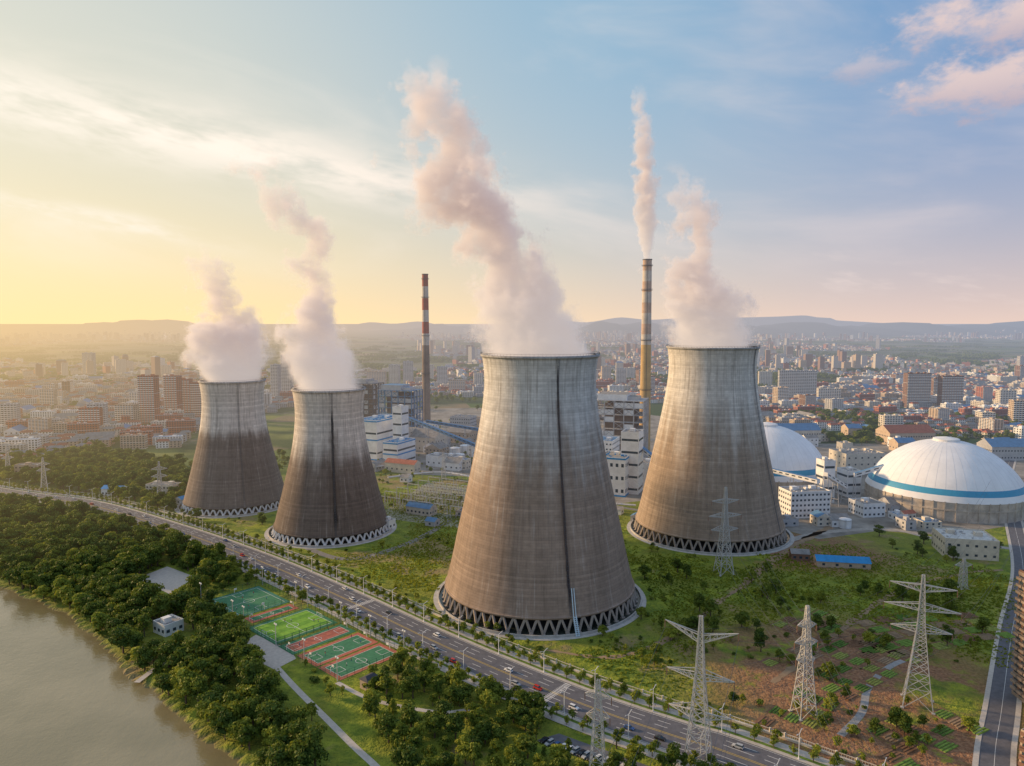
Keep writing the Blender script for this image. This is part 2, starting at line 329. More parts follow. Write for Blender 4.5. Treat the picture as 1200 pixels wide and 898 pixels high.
# ---------------------------------------------------------------- cooling towers
def interp(tab,z):
    zs=[a for a,_ in tab]; rs=[b for _,b in tab]
    i=max(0,min(len(zs)-2,int(np.searchsorted(zs,z)-1))); t=(z-zs[i])/(zs[i+1]-zs[i])
    def sl(k):
        if k<=0: return (rs[1]-rs[0])/(zs[1]-zs[0])
        if k>=len(zs)-1: return (rs[-1]-rs[-2])/(zs[-1]-zs[-2])
        return (rs[k+1]-rs[k-1])/(zs[k+1]-zs[k-1])
    h=zs[i+1]-zs[i]; a,b=rs[i],rs[i+1]; ma,mb_=sl(i)*h,sl(i+1)*h
    return (2*t**3-3*t*t+1)*a+(t**3-2*t*t+t)*ma+(-2*t**3+3*t*t)*b+(t**3-t*t)*mb_
def shell_mat(name,h,split,soft,low,high,streaks,seed,mid=None):
    m,N,b,hz=new_mat(name)
    P=N.n('ShaderNodeTexCoord').outputs['Object']; p=N.sep(P)
    ang=N.m('ARCTAN2',p[1],p[0]); z=p[2]
    ca=N.m('COSINE',ang); sa=N.m('SINE',ang)
    sv=N.comb(N.m('MULTIPLY',ca,26),N.m('MULTIPLY',sa,26),N.m('ADD',N.m('MULTIPLY',z,.025),seed))
    ns=N.noise(sv,1.0,4,.72).outputs[0]
    sv2=N.comb(N.m('MULTIPLY',ca,5),N.m('MULTIPLY',sa,5),N.m('ADD',N.m('MULTIPLY',z,.015),seed+4))
    nl=N.noise(sv2,1.0,4,.6).outputs[0]
    nf=N.noise(P,.25,4,.75).outputs[0]
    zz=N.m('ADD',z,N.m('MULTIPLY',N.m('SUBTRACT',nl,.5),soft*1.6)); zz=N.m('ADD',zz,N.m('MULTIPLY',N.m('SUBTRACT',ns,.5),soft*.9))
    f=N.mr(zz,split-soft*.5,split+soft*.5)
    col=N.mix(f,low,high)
    if mid is not None:
        col=N.mix(N.mr(zz,split-soft*2.2,split-soft*.4),tuple(c*.85 for c in low),col)
    col=N.mix(N.mr(ns,.48,.70,0,.50),col,tuple(c*.5 for c in low))
    col=N.mix(N.mr(ns,.45,.25,0,.28),col,tuple(min(1,c*1.2) for c in high))
    lift=N.m('FRACT',N.m('DIVIDE',z,1.5)); lidx=N.m('FLOOR',N.m('DIVIDE',z,1.5))
    wn=N.n('ShaderNodeTexWhiteNoise'); wn.noise_dimensions='1D'; N.put(wn.inputs['W'],lidx)
    k=N.mr(wn.outputs[0],0,1,.87,1.09,False); k=N.m('MULTIPLY',k,N.mr(lift,0,.16,.78,1))
    pan=N.m('FRACT',N.m('MULTIPLY',ang,14)); k=N.m('MULTIPLY',k,N.mr(pan,0,.05,.91,1))
    wn2=N.n('ShaderNodeTexWhiteNoise'); wn2.noise_dimensions='2D'; N.put(wn2.inputs['Vector'],N.comb(N.m('FLOOR',N.m('MULTIPLY',ang,14)),lidx,0)); k=N.m('MULTIPLY',k,N.mr(wn2.outputs[0],0,1,.93,1.05,False))
    k=N.m('MULTIPLY',k,N.mr(nf,.25,.75,.84,1.14,False))
    k=N.m('MULTIPLY',k,N.mr(nl,.25,.75,.86,1.12,False))
    col=N.vm('MULTIPLY',col,N.comb(k,k,k))
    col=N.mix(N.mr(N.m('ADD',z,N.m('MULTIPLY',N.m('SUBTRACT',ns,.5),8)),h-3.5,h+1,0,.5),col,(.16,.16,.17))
    if streaks:
        w1=N.m('SUBTRACT',N.noise(N.comb(0,0,N.m('MULTIPLY',z,.07)),1,3,.6).outputs[0],.5)
        w2=N.m('SUBTRACT',N.noise(N.comb(N.m('MULTIPLY',ang,40),0,N.m('MULTIPLY',z,.12)),1,4,.7).outputs[0],.5)
    for (a0,wd,z0,z1,st,c) in streaks:
        da=N.m('ABSOLUTE',N.m('ADD',N.m('SUBTRACT',ang,a0),N.m('MULTIPLY',w1,wd*1.2)))
        da=N.m('ADD',da,N.m('MULTIPLY',w2,wd*1.6))
        mk=N.mr(da,wd,wd*.35); mk=N.m('MULTIPLY',mk,N.mr(z,z0,z0+12)); mk=N.m('MULTIPLY',mk,N.mr(z,z1,z1-10))
        col=N.mix(N.m('MULTIPLY',mk,st),col,c)
    N.put(b.inputs['Base Color'],col); b.inputs['Roughness'].default_value=.9
    N.put(b.inputs['Normal'],N.bump(N.mr(lift,0,.12),.3,.2))
    return m
BASINW=smat('basin_water',(.05,.06,.05),.2,.2,.1)
def cooling_tower(pos,prof,h,zl,npair,mat,rb,ladder,colmat):
    e=empty('cooling_tower',(pos[0],pos[1],0))
    zs=np.linspace(zl,h,64); outer=[(interp(prof,z),z) for z in zs]
    lip=[(outer[-1][0]+.9,h-.2),(outer[-1][0]+.9,h+.9),(outer[-1][0]-1.1,h+.9)]
    inner=[(r-1.0,z) for r,z in outer[::-1]]
    mb=MB(); mb.lathe([(outer[0][0]-.9,zl-1.2),(outer[0][0]+.7,zl-1.2),(outer[0][0]+.7,zl)]+outer[0:1],128); mb.lathe(outer,128); mb.lathe(lip[0:1]+lip[1:],128); mb.lathe([(outer[-1][0],h-.9),(outer[-1][0]+.9,h-.2)],128); mb.lathe(inner,128)
    mb.obj('shell',[mat],smooth=True,parent=e)
    mb=MB(); rt=outer[0][0]-.1
    for k in range(npair):
        a=2*math.pi*k/npair; da=math.pi/npair*.92
        p=(rb*math.cos(a),rb*math.sin(a),.4)
        for sg in(-1,1):
            q=(rt*math.cos(a+sg*da),rt*math.sin(a+sg*da),zl-1.1); mb.bar(p,q,1.1)
        mb.box(p[0],p[1],0,2.2,2.2,1.0,rot=a)
    mb.obj('support_columns',[colmat],parent=e)
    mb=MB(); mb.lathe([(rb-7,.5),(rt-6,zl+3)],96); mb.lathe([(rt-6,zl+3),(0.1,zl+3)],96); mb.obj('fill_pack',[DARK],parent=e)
    mb=MB(); mb.lathe([(rb+3.6,0),(rb+3.6,1.5),(rb+3.0,1.5),(rb+3.0,.2)],128); mb.lathe([(rb+6.4,.02),(rb+6.4,.14),(rb+3.6,.14)],128); mb.obj('basin_wall',[CONC],parent=e)
    mb=MB(); mb.lathe([(rb+3.0,.35),(.1,.35)],96); mb.obj('basin_water',[BASINW],parent=e)
    mb=MB(); rr=outer[-1][0]+.7
    for k in range(96):
        a=2*math.pi*k/96; b2=2*math.pi*(k+1)/96
        mb.bar((rr*math.cos(a),rr*math.sin(a),h+2.0),(rr*math.cos(b2),rr*math.sin(b2),h+2.0),.12)
        mb.bar((rr*math.cos(a),rr*math.sin(a),h+.9),(rr*math.cos(a),rr*math.sin(a),h+2.0),.1)
    mb.obj('rim_handrail',[DSTEEL],parent=e)
    mb=MB(); prev=None
    for z in np.linspace(zl,h,60):
        r=interp(prof,z)+.5; c=(r*math.cos(ladder),r*math.sin(ladder)); t=(-math.sin(ladder),math.cos(ladder))
        A=(c[0]-t[0]*.45,c[1]-t[1]*.45,z);B=(c[0]+t[0]*.45,c[1]+t[1]*.45,z)
        if prev: mb.bar(prev[0],A,.16); mb.bar(prev[1],B,.16)
        mb.bar(A,B,.14); prev=(A,B)
    mb.obj('access_ladder',[DSTEEL],parent=e)
    return e
bigprof=[(8,58.6),(25,54.4),(41,51.0),(57,47.4),(73,43.9),(89,40.6),(105,37.6),(120,35.2),(132,34.1),(142,34.3),(150,35.4)]
smallprof=[(7,45.3),(20,42.0),(32,38.8),(45,35.6),(58,32.4),(72,29.6),(85,27.8),(95,27.1),(105,27.4),(116,28.8)]
stm=(-75)*math.pi/180
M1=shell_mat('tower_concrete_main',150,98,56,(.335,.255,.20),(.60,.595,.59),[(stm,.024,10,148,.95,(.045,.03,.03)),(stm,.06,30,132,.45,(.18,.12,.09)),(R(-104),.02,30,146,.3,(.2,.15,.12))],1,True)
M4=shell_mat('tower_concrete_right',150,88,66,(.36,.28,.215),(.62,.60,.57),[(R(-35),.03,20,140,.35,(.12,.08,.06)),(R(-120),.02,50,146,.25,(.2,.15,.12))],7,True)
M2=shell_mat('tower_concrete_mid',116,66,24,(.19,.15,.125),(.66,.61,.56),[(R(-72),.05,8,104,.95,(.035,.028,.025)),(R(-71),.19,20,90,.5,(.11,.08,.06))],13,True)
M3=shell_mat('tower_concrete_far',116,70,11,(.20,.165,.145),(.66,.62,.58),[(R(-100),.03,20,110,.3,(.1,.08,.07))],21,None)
LEGC=smat('column_concrete',(.36,.31,.27),.85,.2,.3); LEGW=smat('white_column_concrete',(.68,.68,.68),.8,.15,.3)
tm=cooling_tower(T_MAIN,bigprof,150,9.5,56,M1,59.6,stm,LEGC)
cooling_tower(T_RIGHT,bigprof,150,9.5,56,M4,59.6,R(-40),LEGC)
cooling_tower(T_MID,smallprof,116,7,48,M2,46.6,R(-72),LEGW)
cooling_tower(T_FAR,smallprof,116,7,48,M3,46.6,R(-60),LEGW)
mb=MB(); a=R(-73)
for z0,z1 in((0.5,9),(9,24)):
    r0=interp(bigprof,max(8,z0))+(5 if z0<5 else 1); r1=interp(bigprof,z1)+1
    for da in(-.012,.012): mb.bar((r0*math.cos(a+da),r0*math.sin(a+da),z0),(r1*math.cos(a+da),r1*math.sin(a+da),z1),.55,0)
for k in range(10):
    z=.5+k*.95; r=64-(64-59)*k/10; mb.bar((r*math.cos(a-.02),r*math.sin(a-.02),z),(r*math.cos(a+.02),r*math.sin(a+.02),z),.4,0)
mb.obj('riser_pipe',[smat('pale_blue_pipe',(.5,.62,.7),.5,.1)],parent=tm)
# ---------------------------------------------------------------- steam (volumes)
def plume(name,base,tab,D0,E,seed,r0clip,colA=(1.0,.83,.76),colB=(.84,.58,.52),nsc=1.0,rag=1.0):
    L=tab[-1][0]; XR=max(abs(t[1]) for t in tab)+1; RR=max(t[2] for t in tab)*1.05
    mb=MB(); n=20
    rings=[]
    for k in range(25):
        s=k/24; z=s*L; i=[t[0] for t in tab]; xo=np.interp(z,i,[t[1] for t in tab]); r=np.interp(z,i,[t[2] for t in tab])
        rr=r*1.5+14*nsc*min(1,z/60)
        if z<12: rr=min(rr,r0clip)
        zz=z-(7 if k==0 else 0)
        rings.append([(xo+rr*math.cos(2*math.pi*j/n),.25*xo+rr*math.sin(2*math.pi*j/n),zz) for j in range(n)])
    for rg in rings: mb.v.extend(rg)
    for k in range(24):
        for j in range(n): a=k*n+j; b2=k*n+(j+1)%n; mb.f.append((a,b2,b2+n,a+n)); mb.m.append(0); mb.c.append((1,1,1))
    mb.f.append(tuple(range(n))[::-1]); mb.f.append(tuple(24*n+j for j in range(n))); mb.m+=[0,0]; mb.c+=[(1,1,1)]*2
    m=bpy.data.materials.new(name+'_vapour'); m.use_nodes=True; nt=m.node_tree; nt.nodes.clear(); N=NT(nt); o=N.n('ShaderNodeOutputMaterial')
    P=N.n('ShaderNodeTexCoord').outputs['Object']; p=N.sep(P); s=N.m('DIVIDE',p[2],L,clamp=True)
    def curve(vals):
        c=N.n('ShaderNodeFloatCurve'); cu=c.mapping.curves[0]
        pts=[(t[0]/L,v) for t,v in zip(tab,vals)]
        cu.points[0].location=pts[0]; cu.points[1].location=pts[-1]
        for q in pts[1:-1]: cu.points.new(*q)
        c.mapping.update(); N.put(c.inputs['Value'],s); return c.outputs[0]
    xo=N.m('MULTIPLY',curve([-t[1]/XR for t in tab]),-XR); r=N.m('MULTIPLY',curve([t[2]/RR for t in tab]),RR)
    off=N.vm('ADD',P,(seed*37.,seed*11.,-seed*23.))
    nv=N.noise(off,.026/nsc,1,.5); amp=N.mr(s,0,.4,5*nsc,54*nsc,False)
    wv=N.sep(nv.outputs['Color'])
    px=N.m('ADD',p[0],N.m('MULTIPLY',N.m('SUBTRACT',wv[0],.5),amp)); py=N.m('ADD',p[1],N.m('MULTIPLY',N.m('SUBTRACT',wv[1],.5),amp))
    dx=N.m('SUBTRACT',px,xo); dy=N.m('SUBTRACT',py,N.m('MULTIPLY',xo,.25))
    d=N.m('DIVIDE',N.m('SQRT',N.m('ADD',N.m('MULTIPLY',dx,dx),N.m('MULTIPLY',dy,dy))),r)
    nf=N.noise(off,.052/nsc,4,.72).outputs[0]
    k=N.mr(s,0,.5,.9*rag,5.0*rag,False)
    q=N.m('ADD',N.m('SUBTRACT',1,d),N.m('MULTIPLY',N.m('SUBTRACT',nf,.5),k))
    q=N.m('SUBTRACT',q,N.mr(s,.15,1,0,.38,False))
    dens=N.m('MULTIPLY',N.mr(q,0.0,.5),N.mr(s,0,.9,D0,D0*.34,False))
    dens=N.m('MULTIPLY',dens,N.mr(s,1,.85))
    vs=N.n('ShaderNodeVolumeScatter'); vs.inputs['Color'].default_value=(.97,.95,.95,1); N.put(vs.inputs['Density'],dens); vs.inputs['Anisotropy'].default_value=.15
    em=N.n('ShaderNodeEmission'); N.put(em.inputs[0],N.mix(N.mr(s,0,.5),colA,colB)); N.put(em.inputs[1],N.m('MULTIPLY',dens,E))  # glow put into the steam in place of light scattered many times inside
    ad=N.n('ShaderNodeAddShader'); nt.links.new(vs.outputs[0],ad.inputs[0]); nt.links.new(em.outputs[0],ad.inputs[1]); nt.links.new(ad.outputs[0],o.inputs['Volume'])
    m.cycles.volume_step_rate=.5
    mb.obj(name,[m],loc=base)
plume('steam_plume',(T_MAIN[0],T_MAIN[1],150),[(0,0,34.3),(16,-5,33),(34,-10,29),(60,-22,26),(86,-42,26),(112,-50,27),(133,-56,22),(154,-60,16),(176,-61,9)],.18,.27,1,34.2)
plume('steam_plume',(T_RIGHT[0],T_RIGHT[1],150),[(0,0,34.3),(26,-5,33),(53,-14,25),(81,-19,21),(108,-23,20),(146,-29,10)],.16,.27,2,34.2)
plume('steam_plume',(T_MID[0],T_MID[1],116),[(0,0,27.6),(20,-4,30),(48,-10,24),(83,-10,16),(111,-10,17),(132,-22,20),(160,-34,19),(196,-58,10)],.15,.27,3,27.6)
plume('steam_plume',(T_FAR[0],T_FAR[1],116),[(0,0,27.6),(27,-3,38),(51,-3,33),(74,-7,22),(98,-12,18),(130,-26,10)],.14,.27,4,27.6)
# ---------------------------------------------------------------- chimneys
def chimney(u,Yd,vtop,r0,r1,mats,bands):
    x=(u-600)/F*Yd; h=ZT(vtop,Yd); mb=MB(); n=28
    for i in range(bands):
        z0=h*i/bands; z1=h*(i+1)/bands; a=r0+(r1-r0)*i/bands; b2=r0+(r1-r0)*(i+1)/bands
        mb.lathe([(a,z0),(b2,z1)],n,i%2 if i>=mats[2] else 2)
    mb.lathe([(r1,h),(r1+.5,h),(r1+.5,h+1.2),(r1-.6,h+1.2),(r1-.6,h-6)],n,3)
    for q in(.35,.6,.85,.97):
        z=h*q; r=r0+(r1-r0)*q; mb.lathe([(r,z),(r+1.6,z+.3),(r+1.6,z+.6),(r,z+.6)],n,3)
        mb.lathe([(r+1.6,z+1.6),(r+1.6,z+1.8),(r+1.5,z+1.8)],n,3)
    mb.bar((-0.4,-r0-.3,0),(-.4,-r1-.3,h),.35,3)
    mb.obj('chimney',mats[0:2]+[mats[3],DSTEEL],loc=(x,Yd,0)); return x,h
DARKC=smat('sooty_concrete',(.22,.17,.14),.9,.3,.05)
OCHRE=smat('ochre_concrete',(.52,.36,.17),.9,.2,.05); WARMW=smat('faded_white_band',(.58,.52,.46),.8,.15,.1); FADR=smat('faded_red_band',(.36,.11,.08),.8,.2,.1); PALEO=smat('faded_pink_band',(.52,.38,.30),.8,.2,.1)
chimney(499,1184,322,7.0,4.9,[FADR,WARMW,7,DARKC],13)
cx2,ch2=chimney(757,900,305,7.2,5.4,[PALEO,WARMW,11,OCHRE],19)
plume('steam_plume',(cx2,900,ch2+1),[(0,0,5),(16,-1,9),(42,-2,14),(95,-3,16),(137,-8,14),(210,-14,9)],.2,.27,6,5,nsc=.5,rag=.55)
# ---------------------------------------------------------------- roads
def build_road():
    mb=MB(); z=.10
    ribbon(mb,road,-11.5,11.5,z,0)
    for sg in(-1,1):
        a,b2=sg*11.5,sg*11.8
        lo,hi=min(a,b2),max(a,b2); ribbon(mb,road,lo,hi,.24,1)
        ribbon(mb,road,min(sg*11.8,sg*13.4),max(sg*11.8,sg*13.4),.23,2)
        ribbon(mb,road,min(sg*13.4,sg*15.2),max(sg*13.4,sg*15.2),.225,5)
        ribbon(mb,road,min(sg*15.2,sg*19.5),max(sg*15.2,sg*19.5),.23,2)
        d,n=normals(road); A=road+n*sg*11.5
        for i in range(len(A)-1): mb.face([(A[i][0],A[i][1],.1),(A[i+1][0],A[i+1][1],.1),(A[i+1][0],A[i+1][1],.24),(A[i][0],A[i][1],.24)],1)
    for o in(-.4,.4): ribbon(mb,road,o-.12,o+.12,z+.02,4)
    for o in(-10.8,10.8): ribbon(mb,road,o-.1,o+.1,z+.02,3)
    fine=catmull(road_pts,3)
    d,n=normals(fine)
    for o in(-7.4,-3.9,3.9,7.4):
        i=0
        while i<len(fine)-5:
            a=fine[i]+n[i]*o; b2=fine[i+2]+n[i+2]*o; w=n[i]*.12
            mb.face([(a[0]-w[0],a[1]-w[1],z+.02),(b2[0]-w[0],b2[1]-w[1],z+.02),(b2[0]+w[0],b2[1]+w[1],z+.02),(a[0]+w[0],a[1]+w[1],z+.02)],3); i+=4
    dr,nr=normals(road)
    for u,v in((418,708),(655,815)):
        c=G(u,v); i=int(np.argmin(np.hypot(road[:,0]-c[0],road[:,1]-c[1])))
        for k in range(-9,10):
            p=road[i]+nr[i]*k*1.15; ang=math.atan2(dr[i][1],dr[i][0]); mb.box(p[0],p[1],z+.025,3.6,.45,.01,3,rot=ang)
    mb.obj('road',[ASPH,CONC,PAVE,LINE,YLINE,smat('verge_grass',(.12,.19,.03),.9,.3,.4)])
    mb=MB(); ribbon(mb,sideroad,-5,5,.08,0); ribbon(mb,sideroad,-.08,.08,.1,3)
    for sg in(-1,1): ribbon(mb,sideroad,min(sg*5,sg*7),max(sg*5,sg*7),.2,2)
    mb.obj('side_road',[ASPH,CONC,PAVE,LINE])
build_road()
def strip(name,uv,w,mat,z=.06,jit=0):
    pl=catmull([G(*p) for p in uv],4); mb=MB(); ribbon(mb,pl,-w/2,w/2,z,jit=jit); mb.obj(name,[mat]); return pl
fp=strip('footpath',[(318,775),(345,805),(385,845),(415,875),(440,898),(470,930)],3.0,PAVE)
fp2=strip('footpath',[(395,800),(430,818),(470,828),(520,835),(560,830)],2.6,PAVE)
fp3=strip('footpath',[(160,800),(190,778),(230,755),(290,750)],3,PAVE)
strip('dirt_track',[(868,690),(885,672),(915,650),(948,630),(985,612)],6,DIRT,.05,3)
strip('dirt_track',[(905,800),(960,760),(1010,720),(1060,690),(1130,672),(1175,668)],4,DIRT,.05,2)
strip('dirt_track',[(640,762),(720,770),(790,745),(850,700),(868,690)],3,DIRT,.05,2)
strip('drainage_ditch',[(985,862),(1010,835),(1018,805),(1045,780),(1075,770)],3.2,smat('ditch_concrete',(.30,.30,.30),.8),.05)
strip('access_road',[(330,628),(400,655),(470,640),(520,615),(560,590),(620,575),(700,590),(760,600)],6,smat('old_asphalt',(.22,.21,.19),.9),.05)
strip('access_road',[(905,640),(960,625),(1040,620),(1100,632),(1200,645)],7,smat('old_concrete',(.36,.33,.29),.9),.05)
def patch(name,uv,mat,z=.04):
    mb=MB(); mb.face([(*G(*p),z) for p in uv][::-1]); o=mb.obj(name,[mat]); return o
YARD=smat('plant_yard_concrete',(.25,.23,.20),.9,.45,.03)
patch('plant_yard',[(425,548),(445,480),(560,478),(700,478),(790,490),(770,585),(640,600),(590,560),(480,556)],YARD)
patch('storage_yard',[(885,612),(880,560),(960,520),(1200,520),(1210,612),(1110,628),(1030,622),(960,632)],YARD,.045)
patch('plaza',[(160,678),(196,664),(228,676),(200,697)],PAVE,.05)
patch('plaza',[(287,752),(300,744),(340,762),(347,772),(322,785),(296,772)],PAVE,.05)
VEG=[smat('vegetable_rows_a',(.17,.27,.05),.95,.4,.6),smat('vegetable_rows_b',(.09,.17,.03),.95,.4,.6),SOIL,smat('vegetable_rows_c',(.27,.30,.07),.95,.4,.6),DIRT]
rr=random.Random(5)
def plots(c,rot,nxp,nyp,sx,sy):
    mb=MB(); ca,sa=math.cos(rot),math.sin(rot)
    for i in range(nxp):
        for j in range(nyp):
            if rr.random()<.3: continue
            m=rr.randrange(5); x0=(i-nxp/2)*sx+rr.uniform(-1,1); y0=(j-nyp/2)*sy; W=sx-rr.uniform(.6,3)
            rows=int(sy/1.4)-1
            mb.box(c[0]+(x0+sx/2)*ca-(y0+sy/2)*sa,c[1]+(x0+sx/2)*sa+(y0+sy/2)*ca,0,W,sy-.8,.09,2,rot=rot)
            for k in range(rows):
                yy=y0+.9+k*1.4; L=(W-.6)*rr.uniform(.7,1)
                mb.box(c[0]+(x0+sx/2)*ca-(yy)*sa,c[1]+(x0+sx/2)*sa+(yy)*ca,.09,L,1.1,.35,m,rot=rot,tx=.98,ty=.7)
    mb.obj('vegetable_plots',VEG)
plots(G(985,775),R(35),6,6,12,8); plots(G(1045,745),R(20),5,5,13,9); plots(G(950,730),R(40),4,4,11,7); plots(G(1075,860),R(30),5,4,12,7); plots(G(935,835),R(45),4,3,11,7); plots(G(1120,735),R(10),4,4,12,9)
# ---------------------------------------------------------------- sports courts
COLS=[smat('court_green',(.055,.20,.10),.7,.2),smat('court_red',(.44,.14,.09),.7,.2),smat('turf_green',(.20,.40,.05),.9,.25),LINE,smat('turf_green_dark',(.14,.32,.04),.9,.25),smat('court_teal',(.05,.19,.13),.7,.2)]
FENCE=smat('fence_green',(.04,.14,.08),.6,.1)
def court(t0,t1,w0,w1,outer,inner,kind,name):
    L=(t1-t0)*cL; W=(w1-w0)*cW; c=cA+ce*(t0+t1)/2*cL+cn*(w0+w1)/2*cW
    mb=MB(); mb.box(0,0,0,L,W,.12,outer)
    l,w_=L-5,W-5
    mb.box(0,0,.12,l,w_,.012,inner)
    z=.14
    if kind=='soccer':
        for k in range(6): 
            if k%2: mb.box(-l/2+(k+.5)*l/6,0,.132,l/6,w_,.006,4)
        z=.145
    def ln(x0,y0,x1,y1,t=.22):
        mb.box((x0+x1)/2,(y0+y1)/2,z,abs(x1-x0)+t,abs(y1-y0)+t,.008,3)
    ln(-l/2,-w_/2,l/2,-w_/2);ln(-l/2,w_/2,l/2,w_/2);ln(-l/2,-w_/2,-l/2,w_/2);ln(l/2,-w_/2,l/2,w_/2)
    if W>L: ln(-l/2,0,l/2,0)
    else: ln(0,-w_/2,0,w_/2)
    pr=min(3.2,min(l,w_)/5)
    for k in range(20):
        a=2*math.pi*k/20;b2=2*math.pi*(k+1)/20
        mb.face([((pr-.1)*math.cos(a),(pr-.1)*math.sin(a),z+.01),((pr+.12)*math.cos(a),(pr+.12)*math.sin(a),z+.01),((pr+.12)*math.cos(b2),(pr+.12)*math.sin(b2),z+.01),((pr-.1)*math.cos(b2),(pr-.1)*math.sin(b2),z+.01)],3)
    for sg in(-1,1):
        if W>L:
            e=sg*w_/2; ln(-2.6,e-sg*5.5,2.6,e-sg*5.5); ln(-2.6,e,-2.6,e-sg*5.5); ln(2.6,e,2.6,e-sg*5.5)
        else:
            e=sg*l/2; ln(e-sg*5.5,-2.6,e-sg*5.5,2.6); ln(e,-2.6,e-sg*5.5,-2.6); ln(e,2.6,e-sg*5.5,2.6)
    mb.obj(name,COLS,loc=(c[0],c[1],0),rot=crot)
    for sg in(-1,1):
        mb=MB()
        if kind=='soccer':
            for x in(-2.5,2.5): mb.bar((x,0,.1),(x,0,2.1),.14); mb.bar((x,0,2.1),(x,1.2,.1),.08)
            mb.bar((-2.5,0,2.1),(2.5,0,2.1),.14); mb.bar((-2.5,1.2,.15),(2.5,1.2,.15),.08); nm='football_goal'
        else:
            mb.bar((0,1.6,.1),(0,1.2,3.0),.25); mb.bar((0,1.2,2.9),(0,.1,3.2),.16); mb.box(0,0,2.7,1.8,.08,1.1)
            for k in range(8): a=k*math.pi/4; mb.bar((.3*math.cos(a),-.4+.3*math.sin(a),3.0),(.3*math.cos(a+.785),-.4+.3*math.sin(a+.785),3.0),.05)
            nm='basketball_hoop'
        if W>L: loc=np.array([0,sg*(w_/2+.2)]); ro=0 if sg>0 else math.pi
        else: loc=np.array([sg*(l/2+.2),0]); ro=-math.pi/2 if sg>0 else math.pi/2
        p=c+ce*loc[0]+np.array([-ce[1],ce[0]])*loc[1]
        mb.obj(nm,[WPAINT],loc=(p[0],p[1],0),rot=crot+ro)
court(.0,.27,.05,.95,5,0,'b','tennis_court')
court(.29,.36,.1,.9,1,0,'b','badminton_court')
court(.385,.60,-.05,1.0,0,2,'soccer','football_pitch')
court(.62,.72,-.05,1.0,0,1,'b','basketball_court')
court(.735,.86,-.02,1.0,1,0,'b','basketball_court')
court(.87,1.0,-.02,1.0,1,0,'b','basketball_court')
for (t0,t1) in((0,.275),(.38,.61),(.615,1.005)):
    mb=MB(); cs=[cA+ce*t0*cL-cn*1.5,cA+ce*t1*cL-cn*1.5,cA+ce*t1*cL+cn*(cW+.5),cA+ce*t0*cL+cn*(cW+.5)]
    for i in range(4):
        a=cs[i];b2=cs[(i+1)%4]; n=int(np.linalg.norm(b2-a)/4)
        for z in(.3,1.5,2.7,4.0): mb.bar((*a,z),(*b2,z),.09)
        for k in range(n): p=a+(b2-a)*k/n; mb.bar((*p,0),(*p,4.05),.14)
    mb.obj('chain_link_fence',[FENCE])
mb=MB(); mb.bar((0,0,0),(0,0,12),.35,0,.2)
for s_ in(-1,1): mb.box(s_*.8,0,11.6,1.0,.4,.7,1)
mb.bar((-1.2,0,11.6),(1.2,0,11.6),.15,0); FL=mb.mesh('floodlight',[STEEL,WPAINT])
for t_ in(.0,.28,.37,.61,.8,1.0):
    for s_ in(-.06,1.03): p=cA+ce*t_*cL+cn*s_*cW; add('floodlight_mast',FL,(p[0],p[1],0),crot)
def person_mesh(nm,shirt,trs,st):
    mb=MB()
    for sg in(-1,1):
        mb.bar((sg*.10,sg*.16*st,0.0),(sg*.09,0,.48),.12,1,.14,n=6); mb.bar((sg*.09,0,.46),(sg*.08,0,.90),.15,1,.18,n=6)
        mb.bar((sg*.22,0,1.42),(sg*.27,.10*sg*st,1.12),.10,0,.09,n=6); mb.bar((sg*.27,.10*sg*st,1.12),(sg*.25,.2*sg*st,.86),.09,2,.07,n=6)
        mb.box(sg*.10,sg*.16*st-.05,0,.09,.25,.08,3)
    mb.lathe([(.05,.88),(.17,.92),(.155,1.1),(.21,1.38),(.10,1.50),(.05,1.52)],10,0); mb.lathe([(.055,1.5),(.055,1.56),(.09,1.6),(.105,1.68),(.09,1.76),(.02,1.79)],10,[2,2,2,3,3])
    return mb.mesh(nm,[shirt,trs,smat('skin',(.45,.28,.19),.6,.05),smat('dark_hair',(.03,.025,.02),.6,.1)])
PPL=[person_mesh('person_%d'%i,*q) for i,q in enumerate([(WPAINT,DSTEEL,1),(REDP,BSTEEL,-1),(BLUE,DSTEEL,.5)])]
rr=random.Random(8)
for k in range(22):
    t_=rr.choice([.1,.2,.45,.55,.67,.78,.82,.93]); p=cA+ce*(t_+rr.uniform(-.04,.04))*cL+cn*rr.uniform(.12,.88)*cW; add('person',rr.choice(PPL),(p[0],p[1],.135),rr.random()*6)
